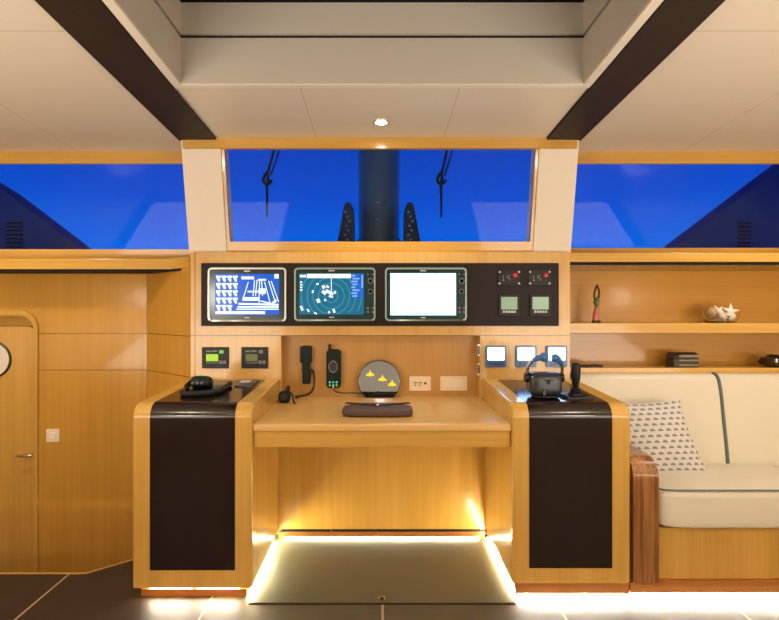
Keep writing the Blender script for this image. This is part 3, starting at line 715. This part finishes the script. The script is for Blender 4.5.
for px, py in ((370, 374.2), (382.5, 379), (392.2, 384)):  # lamp reflections in the mirror, built as glowing star shapes
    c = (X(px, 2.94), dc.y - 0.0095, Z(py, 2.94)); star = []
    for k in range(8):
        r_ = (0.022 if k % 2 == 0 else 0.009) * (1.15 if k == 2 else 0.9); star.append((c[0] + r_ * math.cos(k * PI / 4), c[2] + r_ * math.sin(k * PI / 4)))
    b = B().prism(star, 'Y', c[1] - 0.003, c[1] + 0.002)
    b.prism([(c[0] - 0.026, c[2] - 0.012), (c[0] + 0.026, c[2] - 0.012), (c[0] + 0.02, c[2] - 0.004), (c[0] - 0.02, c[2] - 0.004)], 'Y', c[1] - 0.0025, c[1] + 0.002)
    obj('built_reflection', b.apply(tilt), M['yellow'], t, 'lamp reflection built as a yellow glowing shape', False)

for name, px0, px1, lb in (('power_socket', 409, 431, 'pale double socket plate on the niche wall beside the round mirror'), ('switch_plate', 440, 467, 'pale plate with a wide rocker at the end of the niche')):
    x0, x1, z0, z1 = R(px0, px1, 376, 390.6, NB)
    t = thing(name, lb, 'wall plate', ((x0 + x1) / 2, NB, z0))
    obj('cover_plate', B().rrect(x0, x1, z0, z1, 0.008, NB - 0.010, NB, 0.003), M['ivory'], t)
    if name == 'power_socket':
        b = B()
        for q in ((414, 417), (418.5, 421.5)):
            a = R(q[0], q[1], 382, 383, NB); b.box(a[0], a[1], NB - 0.0112, NB - 0.0095, a[2], a[3]); a = R(q[0], q[1] - 1, 384.5, 385.4, NB); b.box(a[0], a[1], NB - 0.0112, NB - 0.0095, a[2], a[3])
        obj('socket_slots', b, M['bronze'], t, 'dark socket slots', False)
        c = (X(425, NB), NB - 0.0095, Z(383, NB)); obj('socket_button', B().cyl(c, (c[0], c[1] - 0.003, c[2]), 0.007, 14), M['bronze'], t, 'dark button')
    else:
        for j in range(3):
            a = R(444.4 + j * 6.3, 450.4 + j * 6.3, 379.4, 387, NB); obj('rocker', B().box(a[0], a[1], NB - 0.014, NB - 0.0095, a[2], a[3], 0.0015), M['ivory2'], t)

# ---- on the desk
t = thing('document_wallet', 'brown leather document wallet with a strap lying on the desk', 'wallet', (-0.012, 2.49, DZ))
def wal(w, p):
    w.z += 0.004 * math.cos(p.x * 1.2) * (1 if p.z > 0 else 0); return w
b = B().cushion((-0.012, 2.495, DZ + 0.0165), (0.168, 0.092, 0.016), 5.0, 10, flat=wal); obj('wallet_body', b, M['brown_leather'], t)
b = B().prism([(-0.176, 2.575), (0.152, 2.575), (0.02, 2.487), (-0.044, 2.487)], 'Z', DZ + 0.0345, DZ + 0.039); obj('flap', b, M['brown_leather'], t)
pp = [(-0.165, 2.572, DZ + 0.0405), (-0.09, 2.525, DZ + 0.0415), (-0.012, 2.488, DZ + 0.042), (0.066, 2.525, DZ + 0.0415), (0.141, 2.572, DZ + 0.0405)]
b = B().tube(pp, 0.003, 8); b.tube([(-0.012, 2.488, DZ + 0.041), (-0.012, 2.43, DZ + 0.038), (-0.013, 2.405, DZ + 0.02), (-0.014, 2.40, DZ + 0.004)], 0.003, 8); obj('strap', b, M['strap'], t, 'dark thin strap')
b = B().ball((-0.012, 2.487, DZ + 0.044), (0.010, 0.010, 0.006), 2); obj('stud', b, M['steel'], t, 'silver stud')

t = thing('desk_microphone', 'small black fist microphone with cable lying on the desk below the handset', 'microphone', (-0.508, 2.79, DZ))
b = B().cushion((-0.514, 2.80, DZ + 0.032), (0.032, 0.032, 0.031), 3.2, 8); b.tube([(-0.506, 2.815, DZ + 0.05), (-0.498, 2.82, DZ + 0.075), (-0.497, 2.825, DZ + 0.088)], [0.016, 0.012, 0.006], 12)
obj('microphone_body', b, M['black'], t)
b = B().cyl((-0.516, 2.772, DZ + 0.034), (-0.516, 2.764, DZ + 0.034), 0.018, 18); obj('grille', b, M['dgrey'], t, 'dark grey grille')
pp = catm([Vector(p) for p in ((-0.492, 2.80, DZ + 0.055), (-0.474, 2.79, DZ + 0.05), (-0.463, 2.775, DZ + 0.02), (-0.455, 2.76, DZ + 0.005), (-0.448, 2.75, DZ + 0.005))], 6)
obj('cable', B().tube(pp, 0.0045, 8), M['black'], t)

# ---- on the pedestal by the door: remote on a curved cradle, and a label plate
def top(y): return PZF + (PZR - PZF) / (PY1 - PY0 - PR) * (y - PY0 - PR) + 0.002
t = thing('handheld_remote', 'black remote with green light on a curved black cradle on the pedestal top', 'remote control', (-0.90, 2.62, top(2.62)))
q = [(-0.930, 2.450), (-0.90, 2.420), (-0.84, 2.428), (-0.785, 2.460), (-0.762, 2.520), (-0.768, 2.610), (-0.77, 2.670)]
pp = catm([Vector((x, y, top(y) + 0.013)) for x, y in q], 8)
b = B().tube(pp, [0.013] * len(pp), 12); b.ball(pp[0], 0.0135, 2); b.ball(pp[-1], 0.0135, 2); obj('cradle_rail', b, M['soft_black'], t, 'curved matt black rail')
b = B().prism([(-0.945, 2.450), (-0.90, 2.425), (-0.80, 2.450), (-0.77, 2.520), (-0.78, 2.650), (-0.93, 2.650)], 'Z', top(2.65) + 0.0005, top(2.65) + 0.010, 0.003); obj('cradle_base', b, M['black'], t)
mt = Matrix.Rotation(math.radians(-14), 4, 'X') @ Matrix.Rotation(math.radians(12), 4, 'Z')
b = B().cushion((-0.872, 2.55, top(2.55) + 0.042), (0.050, 0.062, 0.029), 4.0, 8, mtx=mt); b.tube([(-0.915, 2.53, top(2.55) + 0.05), (-0.93, 2.50, top(2.55) + 0.03), (-0.915, 2.47, top(2.55) + 0.016)], [0.012, 0.013, 0.010], 10); obj('remote_body', b, M['black'], t)
b = B().cushion((-0.867, 2.55, top(2.55) + 0.069), (0.027, 0.030, 0.006), 4.0, 6, mtx=mt); obj('indicator', b, M['greenled'], t, 'green lit top')
for k in range(3):
    b = B().cyl((-0.895 + k * 0.022, 2.488, top(2.55) + 0.05), (-0.895 + k * 0.022, 2.479, top(2.55) + 0.048), 0.007, 10); obj('key', b, M['grey'], t)
t = thing('control_plate', 'flat grey plate with a white label at the back of the pedestal top', 'plate', (-0.735, 2.80, top(2.8)))
def flat_plate(x0, x1, y0, y1, h0, h1):
    return B().hexa([(x0, y0, top(y0) + h0), (x1, y0, top(y0) + h0), (x1, y1, top(y1) + h0), (x0, y1, top(y1) + h0), (x0, y0, top(y0) + h1), (x1, y0, top(y0) + h1), (x1, y1, top(y1) + h1), (x0, y1, top(y1) + h1)])
obj('plate', flat_plate(-0.745, -0.655, 2.66, 2.835, -0.0005, 0.006), M['dgrey'], t, smooth=False)
obj('white_label', flat_plate(-0.742, -0.69, 2.74, 2.80, 0.006, 0.0075), M['lightgrey'], t, 'pale label', False)

# ---- on the pedestal by the sofa: twin lever throttle, joystick
ty = 2.43
t = thing('throttle_lever', 'grey throttle head with two curved levers and blue-black knobs', 'throttle', (0.80, ty, top(ty)))
zb = top(ty) + 0.0005
def tx(px): return X(px, ty)
def tz(py): return Z(py, ty - 0.02)
b = B().cushion((tx(544), ty, zb + 0.056), (0.076, 0.050, 0.048), 5.0, 10); obj('housing', b, M['dgrey'], t)
b = B().box(tx(544) - 0.07, tx(544) + 0.07, ty - 0.03, ty + 0.05, zb + 0.098, zb + 0.110, 0.004); obj('top_cap', b, M['black'], t)
b = B().cushion((tx(544), ty - 0.02, zb + 0.006), (0.060, 0.055, 0.006), 4, 6); obj('foot', b, M['black'], t)
b = B().cyl((tx(545), ty - 0.047, zb + 0.072), (tx(545), ty - 0.053, zb + 0.072), 0.010, 16); b.box(tx(540), tx(550), ty - 0.053, ty - 0.045, zb + 0.078, zb + 0.083); obj('emblem', b, M['black'], t)
b = B().box(tx(539.5), tx(542), ty - 0.055, ty - 0.045, zb + 0.012, zb + 0.040); obj('neutral_tab', b, M['bronze'], t)
for sx, ps, knob in ((-1, ((527.5, 378), (526.6, 371), (528.5, 363), (533, 359), (537, 357.5)), (541.2, 356.8)), (1, ((560.5, 378), (561.5, 371), (560, 364), (556, 359.5), (551.5, 357.4)), (550.5, 357))):
    pts = catm([Vector((tx(a), ty - 0.01 * i, tz(c_))) for i, (a, c_) in enumerate(ps)], 6)
    lv = obj('lever', B().tube(pts, 0.0075, 10), M['steel'], t, 'curved steel lever')
    k_ = pts[-1]
    hub = Vector((tx(ps[0][0]) - sx * 0.0, ty, tz(ps[0][1])))
    obj('pivot', B().cyl((hub.x - 0.012, hub.y, hub.z), (hub.x + 0.012, hub.y, hub.z), 0.022, 18), M['black'], lv, 'black pivot')
    kp = Vector((tx(knob[0]), k_.y, tz(knob[1])))
    if sx < 0: b = B().ball(kp, (0.021, 0.021, 0.022), 3); b.tube([pts[-9], pts[-5], pts[-1], kp], [0.009, 0.013, 0.013, 0.010], 12)
    else: b = B().tube([pts[-13], pts[-9], pts[-5], pts[-1], kp + Vector((-0.006, 0, 0))], [0.008, 0.013, 0.018, 0.019, 0.012], 14)
    obj('lever_knob', b, M['bluegloss'], lv, 'blue-black knob')
jy = 2.42
t = thing('joystick', 'upright black joystick on a small base plate at the pedestal edge by the sofa', 'joystick', (X(576, jy), jy, top(jy)))
jx = X(577, jy); jz = top(jy)
obj('base_plate', flat_plate(jx - 0.062, jx + 0.058, jy - 0.055, jy + 0.055, -0.0005, 0.008), M['black'], t, smooth=False)
b = B().lathe((jx - 0.005, jy, jz + 0.008), [(0.036, 0.0), (0.034, 0.008), (0.027, 0.012), (0.030, 0.018), (0.022, 0.022), (0.024, 0.028), (0.013, 0.036)], 20); obj('bellows', b, M['soft_black'], t)
b = B().tube([(jx - 0.006, jy, jz + 0.03), (jx - 0.006, jy, jz + 0.06), (jx - 0.007, jy - 0.002, jz + 0.09), (jx - 0.007, jy - 0.003, jz + 0.125), (jx - 0.006, jy - 0.004, jz + 0.150), (jx - 0.006, jy - 0.004, jz + 0.157)], [0.011, 0.016, 0.021, 0.022, 0.020, 0.012], 16); obj('grip', b, M['black'], t)
pp = catm([Vector(p) for p in ((jx - 0.06, jy - 0.02, jz + 0.006), (jx - 0.072, jy - 0.01, jz + 0.007), (jx - 0.068, jy + 0.06, jz + 0.009), (jx - 0.06, jy + 0.12, jz + 0.012))], 6); obj('cable', B().tube(pp, 0.005, 8), M['black'], t)

# ================================================================== sofa corner
sf = thing('sofa', 'cream leather built-in sofa with dark green piping and striped wooden armrest', 'sofa', (2.0, 2.5, 0))
prof = [(2.262, 0.066), (2.262, 0.52)] + [(2.262 + 0.085 - 0.085 * math.cos(t_), 0.515 + 0.085 * math.sin(t_)) for t_ in [PI / 2 * k / 8 for k in range(9)]] + [(2.9, 0.615), (2.9, 0.066)]
prof = [prof[0]] + prof[2:]
b = B().prism(prof, 'X', 1.104, 1.216, 0.004, 2); obj('armrest', b, M['zebra'], sf, 'striped brown wooden armrest')
b = B().box(1.218, 2.98, 2.30, 2.95, 0.066, 0.290); obj('base', b, M['maple'], sf, 'maple base', False)
b = B().box(1.092, 2.98, 2.270, 2.30, 0.016, 0.0645, 0.003); b.box(1.10, 2.98, 2.31, 2.9, 0.0, 0.064); obj('kick_plate', b, M['kick'], sf, 'reddish brown kick plate')
b = B().box(1.10, 2.98, 2.276, 2.290, 0.010, 0.0158); obj('led_strip', b, M['led_sofa'], sf, 'glowing strip under the kick plate', False)
def seatshape(w, p):
    if p.z > 0: w.z += 0.008 * (1 - p.x ** 4) * (1 - p.y ** 2) - 0.058 * (p.y + 1) / 2
    return w
for x0, x1 in ((1.222, 2.148), (2.156, 2.98)):
    c = ((x0 + x1) / 2, 2.585, 0.378); hx = (x1 - x0) / 2
    b = B().cushion(c, (hx, 0.315, 0.088), 12.0, 14, flat=seatshape); sc_ = obj('seat_cushion', b, M['leather'], sf)
    z_ = 0.464
    pp = [Vector((x0 + 0.006, 2.75, z_ - 0.043)), Vector((x0 + 0.006, 2.45, z_ - 0.015)), Vector((x0 + 0.008, 2.32, z_ - 0.002)), Vector((x0 + 0.025, 2.284, z_)), Vector((x0 + 0.08, 2.276, z_)), Vector((x1 - 0.08, 2.276, z_)), Vector((x1 - 0.02, 2.284, z_)), Vector((x1 - 0.004, 2.33, z_ - 0.006)), Vector((x1 - 0.004, 2.75, z_ - 0.043))]
    obj('piping', B().tube(pp, 0.0042, 8), M['piping'], sc_, 'dark grey-green piping')
front = [(2.868, 0.30), (2.862, 0.40), (2.873, 0.50), (2.893, 0.62), (2.908, 0.72), (2.922, 0.80), (2.940, 0.860), (2.962, 0.886), (2.990, 0.893)]
rear = [(3.03, 0.885), (3.04, 0.86), (3.04, 0.30)]
for x0, x1 in ((1.112, 1.912), (1.918, 2.98)):
    b = B().prism(front + rear, 'X', x0, x1, 0.012, 3); bk = obj('back_cushion', b, M['leather'], sf)
    if x0 < 1.2:
        pp = catm([Vector((1.915, y - 0.001, z_)) for y, z_ in front], 4)
        obj('piping', B().tube(pp, 0.008, 8), M['piping'], bk, 'dark grey-green piping')

# scatter cushion
ps = 0.205
tilt = Matrix.Translation((1.440, 2.725, 0.578)) @ Matrix.Rotation(math.radians(-4), 4, 'Z') @ Matrix.Rotation(math.radians(-17), 4, 'X') @ Matrix.Rotation(math.radians(-3), 4, 'Y')
b = B(); N = 20; grid = {}
uvl = b.bm.loops.layers.uv.new('UVMap')
for side in (-1, 1):
    for i in range(N + 1):
        for j in range(N + 1):
            u, v = i / N * 2 - 1, j / N * 2 - 1
            if side == 1 and (i in (0, N) or j in (0, N)): grid[(side, i, j)] = grid[(-1, i, j)]; continue
            pinch = 1 - 0.085 * (1 - v * v) * abs(u) ** 2; pinch2 = 1 - 0.085 * (1 - u * u) * abs(v) ** 2
            th = 0.062 * ((1 - u ** 2) * (1 - v ** 2)) ** 0.42
            grid[(side, i, j)] = b.bm.verts.new((u * ps * pinch - 0.20 * v * ps, side * th, v * ps * pinch2))
for side in (-1, 1):
    for i in range(N):
        for j in range(N):
            ij = [(i, j), (i + 1, j), (i + 1, j + 1), (i, j + 1)]
            f = b.bm.faces.new([grid[(side, *k)] for k in (ij if side < 0 else ij[::-1])])
            for lp, k in zip(f.loops, ij if side < 0 else ij[::-1]): lp[uvl].uv = (k[0] / N, k[1] / N)
b.apply(tilt)
tag(obj('scatter_cushion', b, M['pillow']), 'white scatter cushion with small grey half-moon print leaning in the sofa corner', 'cushion')

# ================================================================== shelves above the sofa
sh = thing('wall_shelf', 'built-in maple shelving with two shelves above the sofa back', 'shelf', (2.0, 3.1, 0.89))
b = B().box(1.064, 2.99, 3.20, 3.225, 0.40, 1.50); obj('back_panel', b, M['shelf'], sh, smooth=False)
b = B().box(1.0, 3.05, 3.23, 3.27, -0.05, 1.64); struct('wall_right', b, M['wall'], 'wall behind the sofa shelving', 'wall', False)
b = B().box(1.064, 2.99, 2.935, 3.2, Z(333.3, 2.94), Z(323, 2.94), 0.004); obj('shelf_board', b, M['maple_x'], sh)
b = B().box(1.064, 2.99, 2.99, 3.2, 0.893, Z(367.8, 2.99), 0.003); obj('shelf_board', b, M['maple_x'], sh)
b = B().box(1.064, 2.99, 2.915, 3.2, Z(262, 2.92), 1.577, 0.004); obj('top_ledge', b, M['maple_x'], sh)
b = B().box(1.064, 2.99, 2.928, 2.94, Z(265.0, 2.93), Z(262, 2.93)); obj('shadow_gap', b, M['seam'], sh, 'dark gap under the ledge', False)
SZ1, SZ0 = Z(323, 2.94), Z(367.8, 2.99)

fx, fy = X(596.3, 3.05), 3.05
t = thing('figurine', 'slender twisted figurine in green and pink on the upper shelf', 'figurine', (fx, fy, SZ1))
b = B().box(fx - 0.021, fx + 0.021, fy - 0.014, fy + 0.014, SZ1, SZ1 + 0.016, 0.003); obj('foot', b, M['bronze'], t)
b = B().tube([(fx - 0.006, fy, SZ1 + 0.012), (fx - 0.004, fy, SZ1 + 0.04), (fx + 0.003, fy, SZ1 + 0.075), (fx + 0.008, fy, SZ1 + 0.10)], [0.015, 0.017, 0.014, 0.010], 12); obj('skirt', b, M['pink'], t, 'pink lower half')
b = B().tube([(fx + 0.006, fy, SZ1 + 0.09), (fx - 0.002, fy, SZ1 + 0.12), (fx + 0.010, fy, SZ1 + 0.145)], [0.011, 0.016, 0.009], 12); obj('torso', b, M['green'], t, 'green middle')
b = B().tube(catm([Vector(p) for p in ((fx - 0.002, fy, SZ1 + 0.12), (fx - 0.013, fy, SZ1 + 0.16), (fx - 0.004, fy, SZ1 + 0.20), (fx + 0.006, fy, SZ1 + 0.222))], 5), 0.006, 8)
b.tube(catm([Vector(p) for p in ((fx + 0.008, fy, SZ1 + 0.13), (fx + 0.017, fy, SZ1 + 0.17), (fx + 0.012, fy, SZ1 + 0.20), (fx + 0.004, fy, SZ1 + 0.222))], 5), 0.006, 8); obj('raised_arms', b, M['bronze'], t, 'dark looped arms')

bx, by = X(720.5, 3.06), 3.06
t = thing('glass_bowl', 'clear glass bowl filled with starfish and shells on the upper shelf', 'bowl', (bx, by, SZ1))
pr_ = [(0.062, 0.0), (0.078, 0.004), (0.092, 0.028), (0.098, 0.062), (0.095, 0.062), (0.089, 0.030), (0.075, 0.008), (0.0, 0.006)]
obj('bowl_body', B().lathe((bx, by, SZ1), pr_, 36), M['bowlglass'], t)
def starfish(c, r, rot, tl):
    b = B(); prof_ = []
    vs_t = []; n = 10
    for k in range(n):
        a = PI / 2 + 2 * PI * k / n; q = r if k % 2 == 0 else r * 0.36; prof_.append((q * math.cos(a), q * math.sin(a)))
    ctop = b.bm.verts.new((0, -r * 0.22, 0)); cbot = b.bm.verts.new((0, r * 0.08, 0)); ring = [b.bm.verts.new((x, -0.002, z_)) for x, z_ in prof_]; ring2 = [b.bm.verts.new((x, r * 0.08, z_)) for x, z_ in prof_]
    for k in range(n):
        k2 = (k + 1) % n
        b.bm.faces.new((ctop, ring[k], ring[k2])); b.bm.faces.new((ring[k], ring2[k], ring2[k2], ring[k2])); b.bm.faces.new((cbot, ring2[k2], ring2[k]))
    bmesh.ops.recalc_face_normals(b.bm, faces=b.bm.faces)
    bmesh.ops.bevel(b.bm, geom=b.bm.edges[:], offset=r * 0.04, segments=2, affect='EDGES')
    return b.apply(Matrix.Translation(c) @ Matrix.Rotation(tl, 4, 'X') @ Matrix.Rotation(rot, 4, 'Y'))
tag(obj('starfish', starfish((bx + 0.038, by - 0.035, SZ1 + 0.066), 0.052, 0.15, -0.25), M['bone']), 'white starfish propped upright in the glass bowl, on its wall side', 'starfish')
tag(obj('starfish', starfish((bx - 0.022, by - 0.02, SZ1 + 0.070), 0.042, 0.8, -0.5), M['bone']), 'smaller white starfish lying over the middle of the glass bowl', 'starfish')
def shell(c, r, rot, turns=2.2):
    pts, rad = [], []
    for k in range(26):
        u = k / 25; a = u * turns * 2 * PI; q = r * 0.55 * (1 - u)
        pts.append(Vector((q * math.cos(a), q * math.sin(a), r * (u * 1.6 - 0.5)))); rad.append(r * 0.55 * (1 - u) + r * 0.05)
    return B().tube(pts, rad, 12).apply(Matrix.Translation(c) @ Matrix.Rotation(rot, 4, 'Y') @ Matrix.Rotation(0.6, 4, 'X'))
tag(obj('round_shell', B().ball((bx - 0.058, by - 0.01, SZ1 + 0.055), (0.034, 0.030, 0.038), 3, 0.03), M['tan']), 'round tan shell in the bowl, beside the glass rim facing the throttle', 'shell')
for dx, dy, dz, r, rot, lb in ((-0.02, -0.05, 0.036, 0.034, 1.2, 'white spiral shell low at the front of the glass bowl'), (0.03, -0.048, 0.034, 0.030, -1.0, 'white spiral shell at the bottom of the bowl under the big starfish'),
                            (0.01, 0.03, 0.05, 0.032, 0.3, 'white spiral shell at the back of the glass bowl'), (0.062, 0.0, 0.048, 0.028, 2.2, 'white spiral shell against the bowl rim beyond the starfish')):
    tag(obj('spiral_shell', shell((bx + dx, by + dy, SZ1 + dz), r, rot), M['bone']), lb, 'shell', 'spiral shells in the glass bowl')

x0, x1 = X(671, 3.06), X(696, 3.06); z0 = SZ0; y0, y1 = 3.03, 3.12
t = thing('trinket_chest', 'small dark domed chest with worn bands on the lower shelf', 'chest', ((x0 + x1) / 2, 3.075, z0))
obj('chest_box', B().box(x0, x1, y0, y1, z0, z0 + 0.046, 0.003), M['chest'], t)
pts = [(y0, z0 + 0.049)] + [((y0 + y1) / 2 - 0.045 * math.cos(a), z0 + 0.052 + 0.032 * math.sin(a)) for a in [PI * k / 12 for k in range(13)]] + [(y1, z0 + 0.049)]
obj('chest_lid', B().prism(pts, 'X', x0, x1, 0.002), M['chest'], t)
b = B()
for q in (z0 + 0.006, z0 + 0.034): b.box(x0 + 0.03, x1 + 0.001, y0 - 0.003, y0, q, q + 0.010)
b.box(x0 + 0.03, x1 - .004, y0 - 0.003, y0 + 0.004, z0 + 0.056, z0 + 0.072)
obj('bands', b, M['chest2'], t, 'worn grey bands', False)
c = (X(774, 3.07), 3.07, SZ0)
t = thing('seed_pod_bowl', 'low dark brown glazed round pot at the end of the lower shelf', 'pot', c)
obj('pot_body', B().lathe(c, [(0.035, 0.0), (0.070, 0.010), (0.080, 0.030), (0.068, 0.050), (0.035, 0.060), (0.028, 0.058), (0.0, 0.050)], 30), M['pod'], t)
obj('pot_rim', B().lathe(c, [(0.030, 0.056), (0.036, 0.062), (0.030, 0.068), (0.024, 0.062), (0.030, 0.056)], 24), M['bronze'], t)
b = B()
for k in range(11): b.ball((X(582 + k * 2.0, 3.02), 3.02 + 0.008 * math.sin(k * 1.3), SZ0 + 0.009), 0.0085, 2)
tag(obj('bead_string', b, M['dgrey']), 'string of dark grey beads lying on the lower shelf behind the joystick', 'beads')

# ================================================================== outside on the dark foredeck
t = thing('mast', 'dark grey mast standing outside the middle window', 'mast', (X(379, 4.6), 4.75, 0.6))
mx = X(379, 4.6)
b = B().lathe((mx, 4.75, 0.0), [(0.185, 0.6), (0.185, 4.5)], 40).apply(Matrix.Translation((0, 4.75, 0)) @ Matrix.Diagonal((1, 1.5, 1, 1)) @ Matrix.Translation((0, -4.75, 0))); obj('mast_section', b, M['mast'], t)
b = B().box(mx - 0.20, mx + 0.20, 4.62, 5.05, 0.60, 1.90, 0.03); obj('mast_collar', b, M['mast'], t)
b = B()
for z_, w_ in ((2.18, 0.03), (2.03, 0.012), (1.99, 0.010)): b.box(mx - 0.02, mx - 0.02 + w_, 4.466, 4.476, z_, z_ + 0.012)
obj('deck_fitting', b, M['rim'], t, 'small pale fittings', False)
for px, sx, lb in ((347.5, -1, 'dark tapered winch housing outside the window on the door side of the mast'), (410.5, 1, 'dark tapered winch housing outside the window on the sofa side of the mast')):
    d_ = 4.3; x = X(px, d_)
    t = thing('winch_housing', lb, 'deck fitting', (x, d_, 0.6), 'winch housings beside the mast')
    pts = [(X(px - 9, d_) if sx < 0 else X(px - 6, d_), 0.6)]
    raw = [(-11, 250), (-10, 240), (-7, 225), (-4.5, 210), (-3, 204), (0, 201.5), (3.5, 203), (5.5, 208), (6, 240), (6, 250)]
    q = [(X(px - sx * 0 + (a if sx < 0 else -a), d_), Z(c_, d_)) for a, c_ in raw]
    q = [(q[0][0], 0.6)] + q + [(q[-1][0], 0.6)]
    obj('housing', B().prism(q, 'Y', d_, d_ + 0.3, 0.01), M['winch'], t)
    for k in range(7):  # small glints, built as pale beads on the housing
        c = (X(px + (k * 37 % 5) - 2 - sx * 0, d_), d_, Z(212 + k * 4.6, d_)); obj('glint_bead', B().ball(c, 0.011, 1), M['lightgrey'], t, 'pale bead built for a small glint')
for px, tpx, lb in ((267, 274, 'dark rigging hook hanging on a line outside, on the door side of the mast'), (441, 447, 'dark rigging hook hanging on a line outside, on the sofa side of the mast')):
    d_ = 4.1
    t = thing('rigging_hook', lb, 'rigging', (X(px, d_), d_, Z(218, d_)), 'rigging hooks hanging before the window')
    P_ = lambda a, c_: (X(a, d_), d_, Z(c_, d_))
    obj('line', B().tube([P_(tpx + 3.5, 105), P_(tpx, 150), P_(px + 1, 173)], 0.011, 8).tube([P_(tpx + 9, 105), P_(tpx + 5, 152), P_(px + 3.5, 176)], 0.007, 8), M['rope'], t)
    obj('shackle', B().tube([P_(px + 0.5, 172), P_(px - 3, 177), P_(px - 3.6, 181), P_(px - 1, 184), P_(px + 2.5, 183.5), P_(px + 4.5, 180)], 0.014, 8).tube([P_(px + .5, 172), P_(px + 1.4, 178), P_(px - .5, 184)], 0.012, 8), M['rope'], t)
    obj('hanging_rod', B().tube([P_(px, 183), P_(px + 0.2, 200), P_(px + 0.2, 218)], [0.012, 0.010, 0.006], 8), M['rope'], t)
for sx, q, vent, lb in ((-1, [(-240, 40), (0, 188), (84, 252), (100, 262), (-240, 262)], (7, 23), 'dark sloping bulwark with louvred vent outside the window by the door'), (1, [(666, 254), (779, 168), (1010, 0), (1010, 262), (655, 262)], (737, 750), 'dark sloping bulwark with louvred vent outside the window above the shelves')):
    d_ = 4.4
    t = thing('bulwark', lb, 'bulwark', (sx * 2.9, d_, 0.6))
    pts = [(X(a, d_), Z(c_, d_)) for a, c_ in q]
    obj('side_plate', B().prism(pts, 'Y', d_, d_ + 0.25), M['hull'], t, smooth=False)
    b = B()
    for k in range(8):
        z_ = Z(222 + k * 4, d_); b.hexa([(X(vent[0], d_), d_ - 0.004, z_), (X(vent[1], d_), d_ - 0.004, z_), (X(vent[1], d_), d_ - 0.022, z_ - 0.014), (X(vent[0], d_), d_ - 0.022, z_ - 0.014),
            (X(vent[0], d_), d_, z_ - 0.004), (X(vent[1], d_), d_, z_ - 0.004), (X(vent[1], d_), d_ - 0.018, z_ - 0.018), (X(vent[0], d_), d_ - 0.018, z_ - 0.018)])
    obj('vent_louvres', b, M['rope'], t, 'black louvres', False)
b = B().box(-8, 8, 3.6, 9, 0.5, 0.6); struct('deck_ground', b, M['hull'], 'dark foredeck outside', 'deck', False)

# ================================================================== light
w = bpy.data.worlds.new('dusk'); bpy.context.scene.world = w; w.use_nodes = True
n, l = w.node_tree.nodes, w.node_tree.links; bg = n['Background']
tc = n.new('ShaderNodeTexCoord'); sep = n.new('ShaderNodeSeparateXYZ'); l.new(tc.outputs['Generated'], sep.inputs[0])
cr = n.new('ShaderNodeValToRGB'); e = cr.color_ramp.elements
e[0].position = 0.0; e[0].color = (0.0, 0.20, 0.92, 1); e[1].position = 0.40; e[1].color = (0.0, 0.022, 0.36, 1)
x_ = e.new(0.20); x_.color = (0.0, 0.076, 0.62, 1)
l.new(sep.outputs['Z'], cr.inputs[0]); l.new(cr.outputs[0], bg.inputs['Color']); bg.inputs['Strength'].default_value = 1.0

def lamp(name, kind, loc, energy, col, **kw):
    d_ = bpy.data.lights.new(name, kind); d_.energy = energy; d_.color = col
    for k, v in kw.items(): setattr(d_, k, v)
    o = bpy.data.objects.new(name, d_); C.objects.link(o); o.location = loc; return o
WARM = (1.0, 0.90, 0.75)
def spot(x, y, e_, dz=0.03, size=150, soft=0.05, col=WARM):
    return lamp('downlight_or_fill', 'SPOT', (x, y, CE(y) - dz), e_, col, spot_size=math.radians(size), spot_blend=0.7, shadow_soft_size=soft)
spot(0.005, 2.60, 26, size=140, soft=0.03, col=(1.0, 0.9, 0.72))
for x in (-2.2, 2.2): spot(x, 2.3, 33)
for x in (-1.7, 0.0, 1.7):  # unseen fill spots added to even out the room light
    for y, e_ in ((0.35, 38), (-1.5, 40)): spot(x, y, e_, 0.04, 155, 0.06)
for x in (-2.3, 2.3):  # unseen point lamps added behind the camera to lift the ceiling
    lamp('fill_point', 'POINT', (x, -1.6, 1.45), 50, WARM, shadow_soft_size=0.15)
for x in (-2.0, 2.0):                                   # unseen area lamps added to brighten the ceiling
    o = lamp('fill_uplight', 'AREA', (x, 0.3, 0.9), 48, WARM, shape='RECTANGLE', size=1.8, size_y=1.6)
    o.rotation_euler = (math.radians(180 - 18), 0, 0)

# ================================================================== camera
cam = bpy.data.cameras.new('camera'); co = bpy.data.objects.new('camera', cam); C.objects.link(co)
co.location = (0, 0, EYE); co.rotation_euler = (PI / 2, 0, 0)
cam.sensor_width = 36; cam.lens = F / 779 * 36; cam.shift_x = 9.5 / 779; cam.shift_y = 1.0 / 779; cam.clip_start = 0.05
sc = bpy.context.scene; sc.camera = co
vs = sc.view_settings; vs.view_transform = 'Standard'; vs.look = 'None'; vs.gamma = 1.0; vs.exposure = 0.0; vs.use_curve_mapping = False
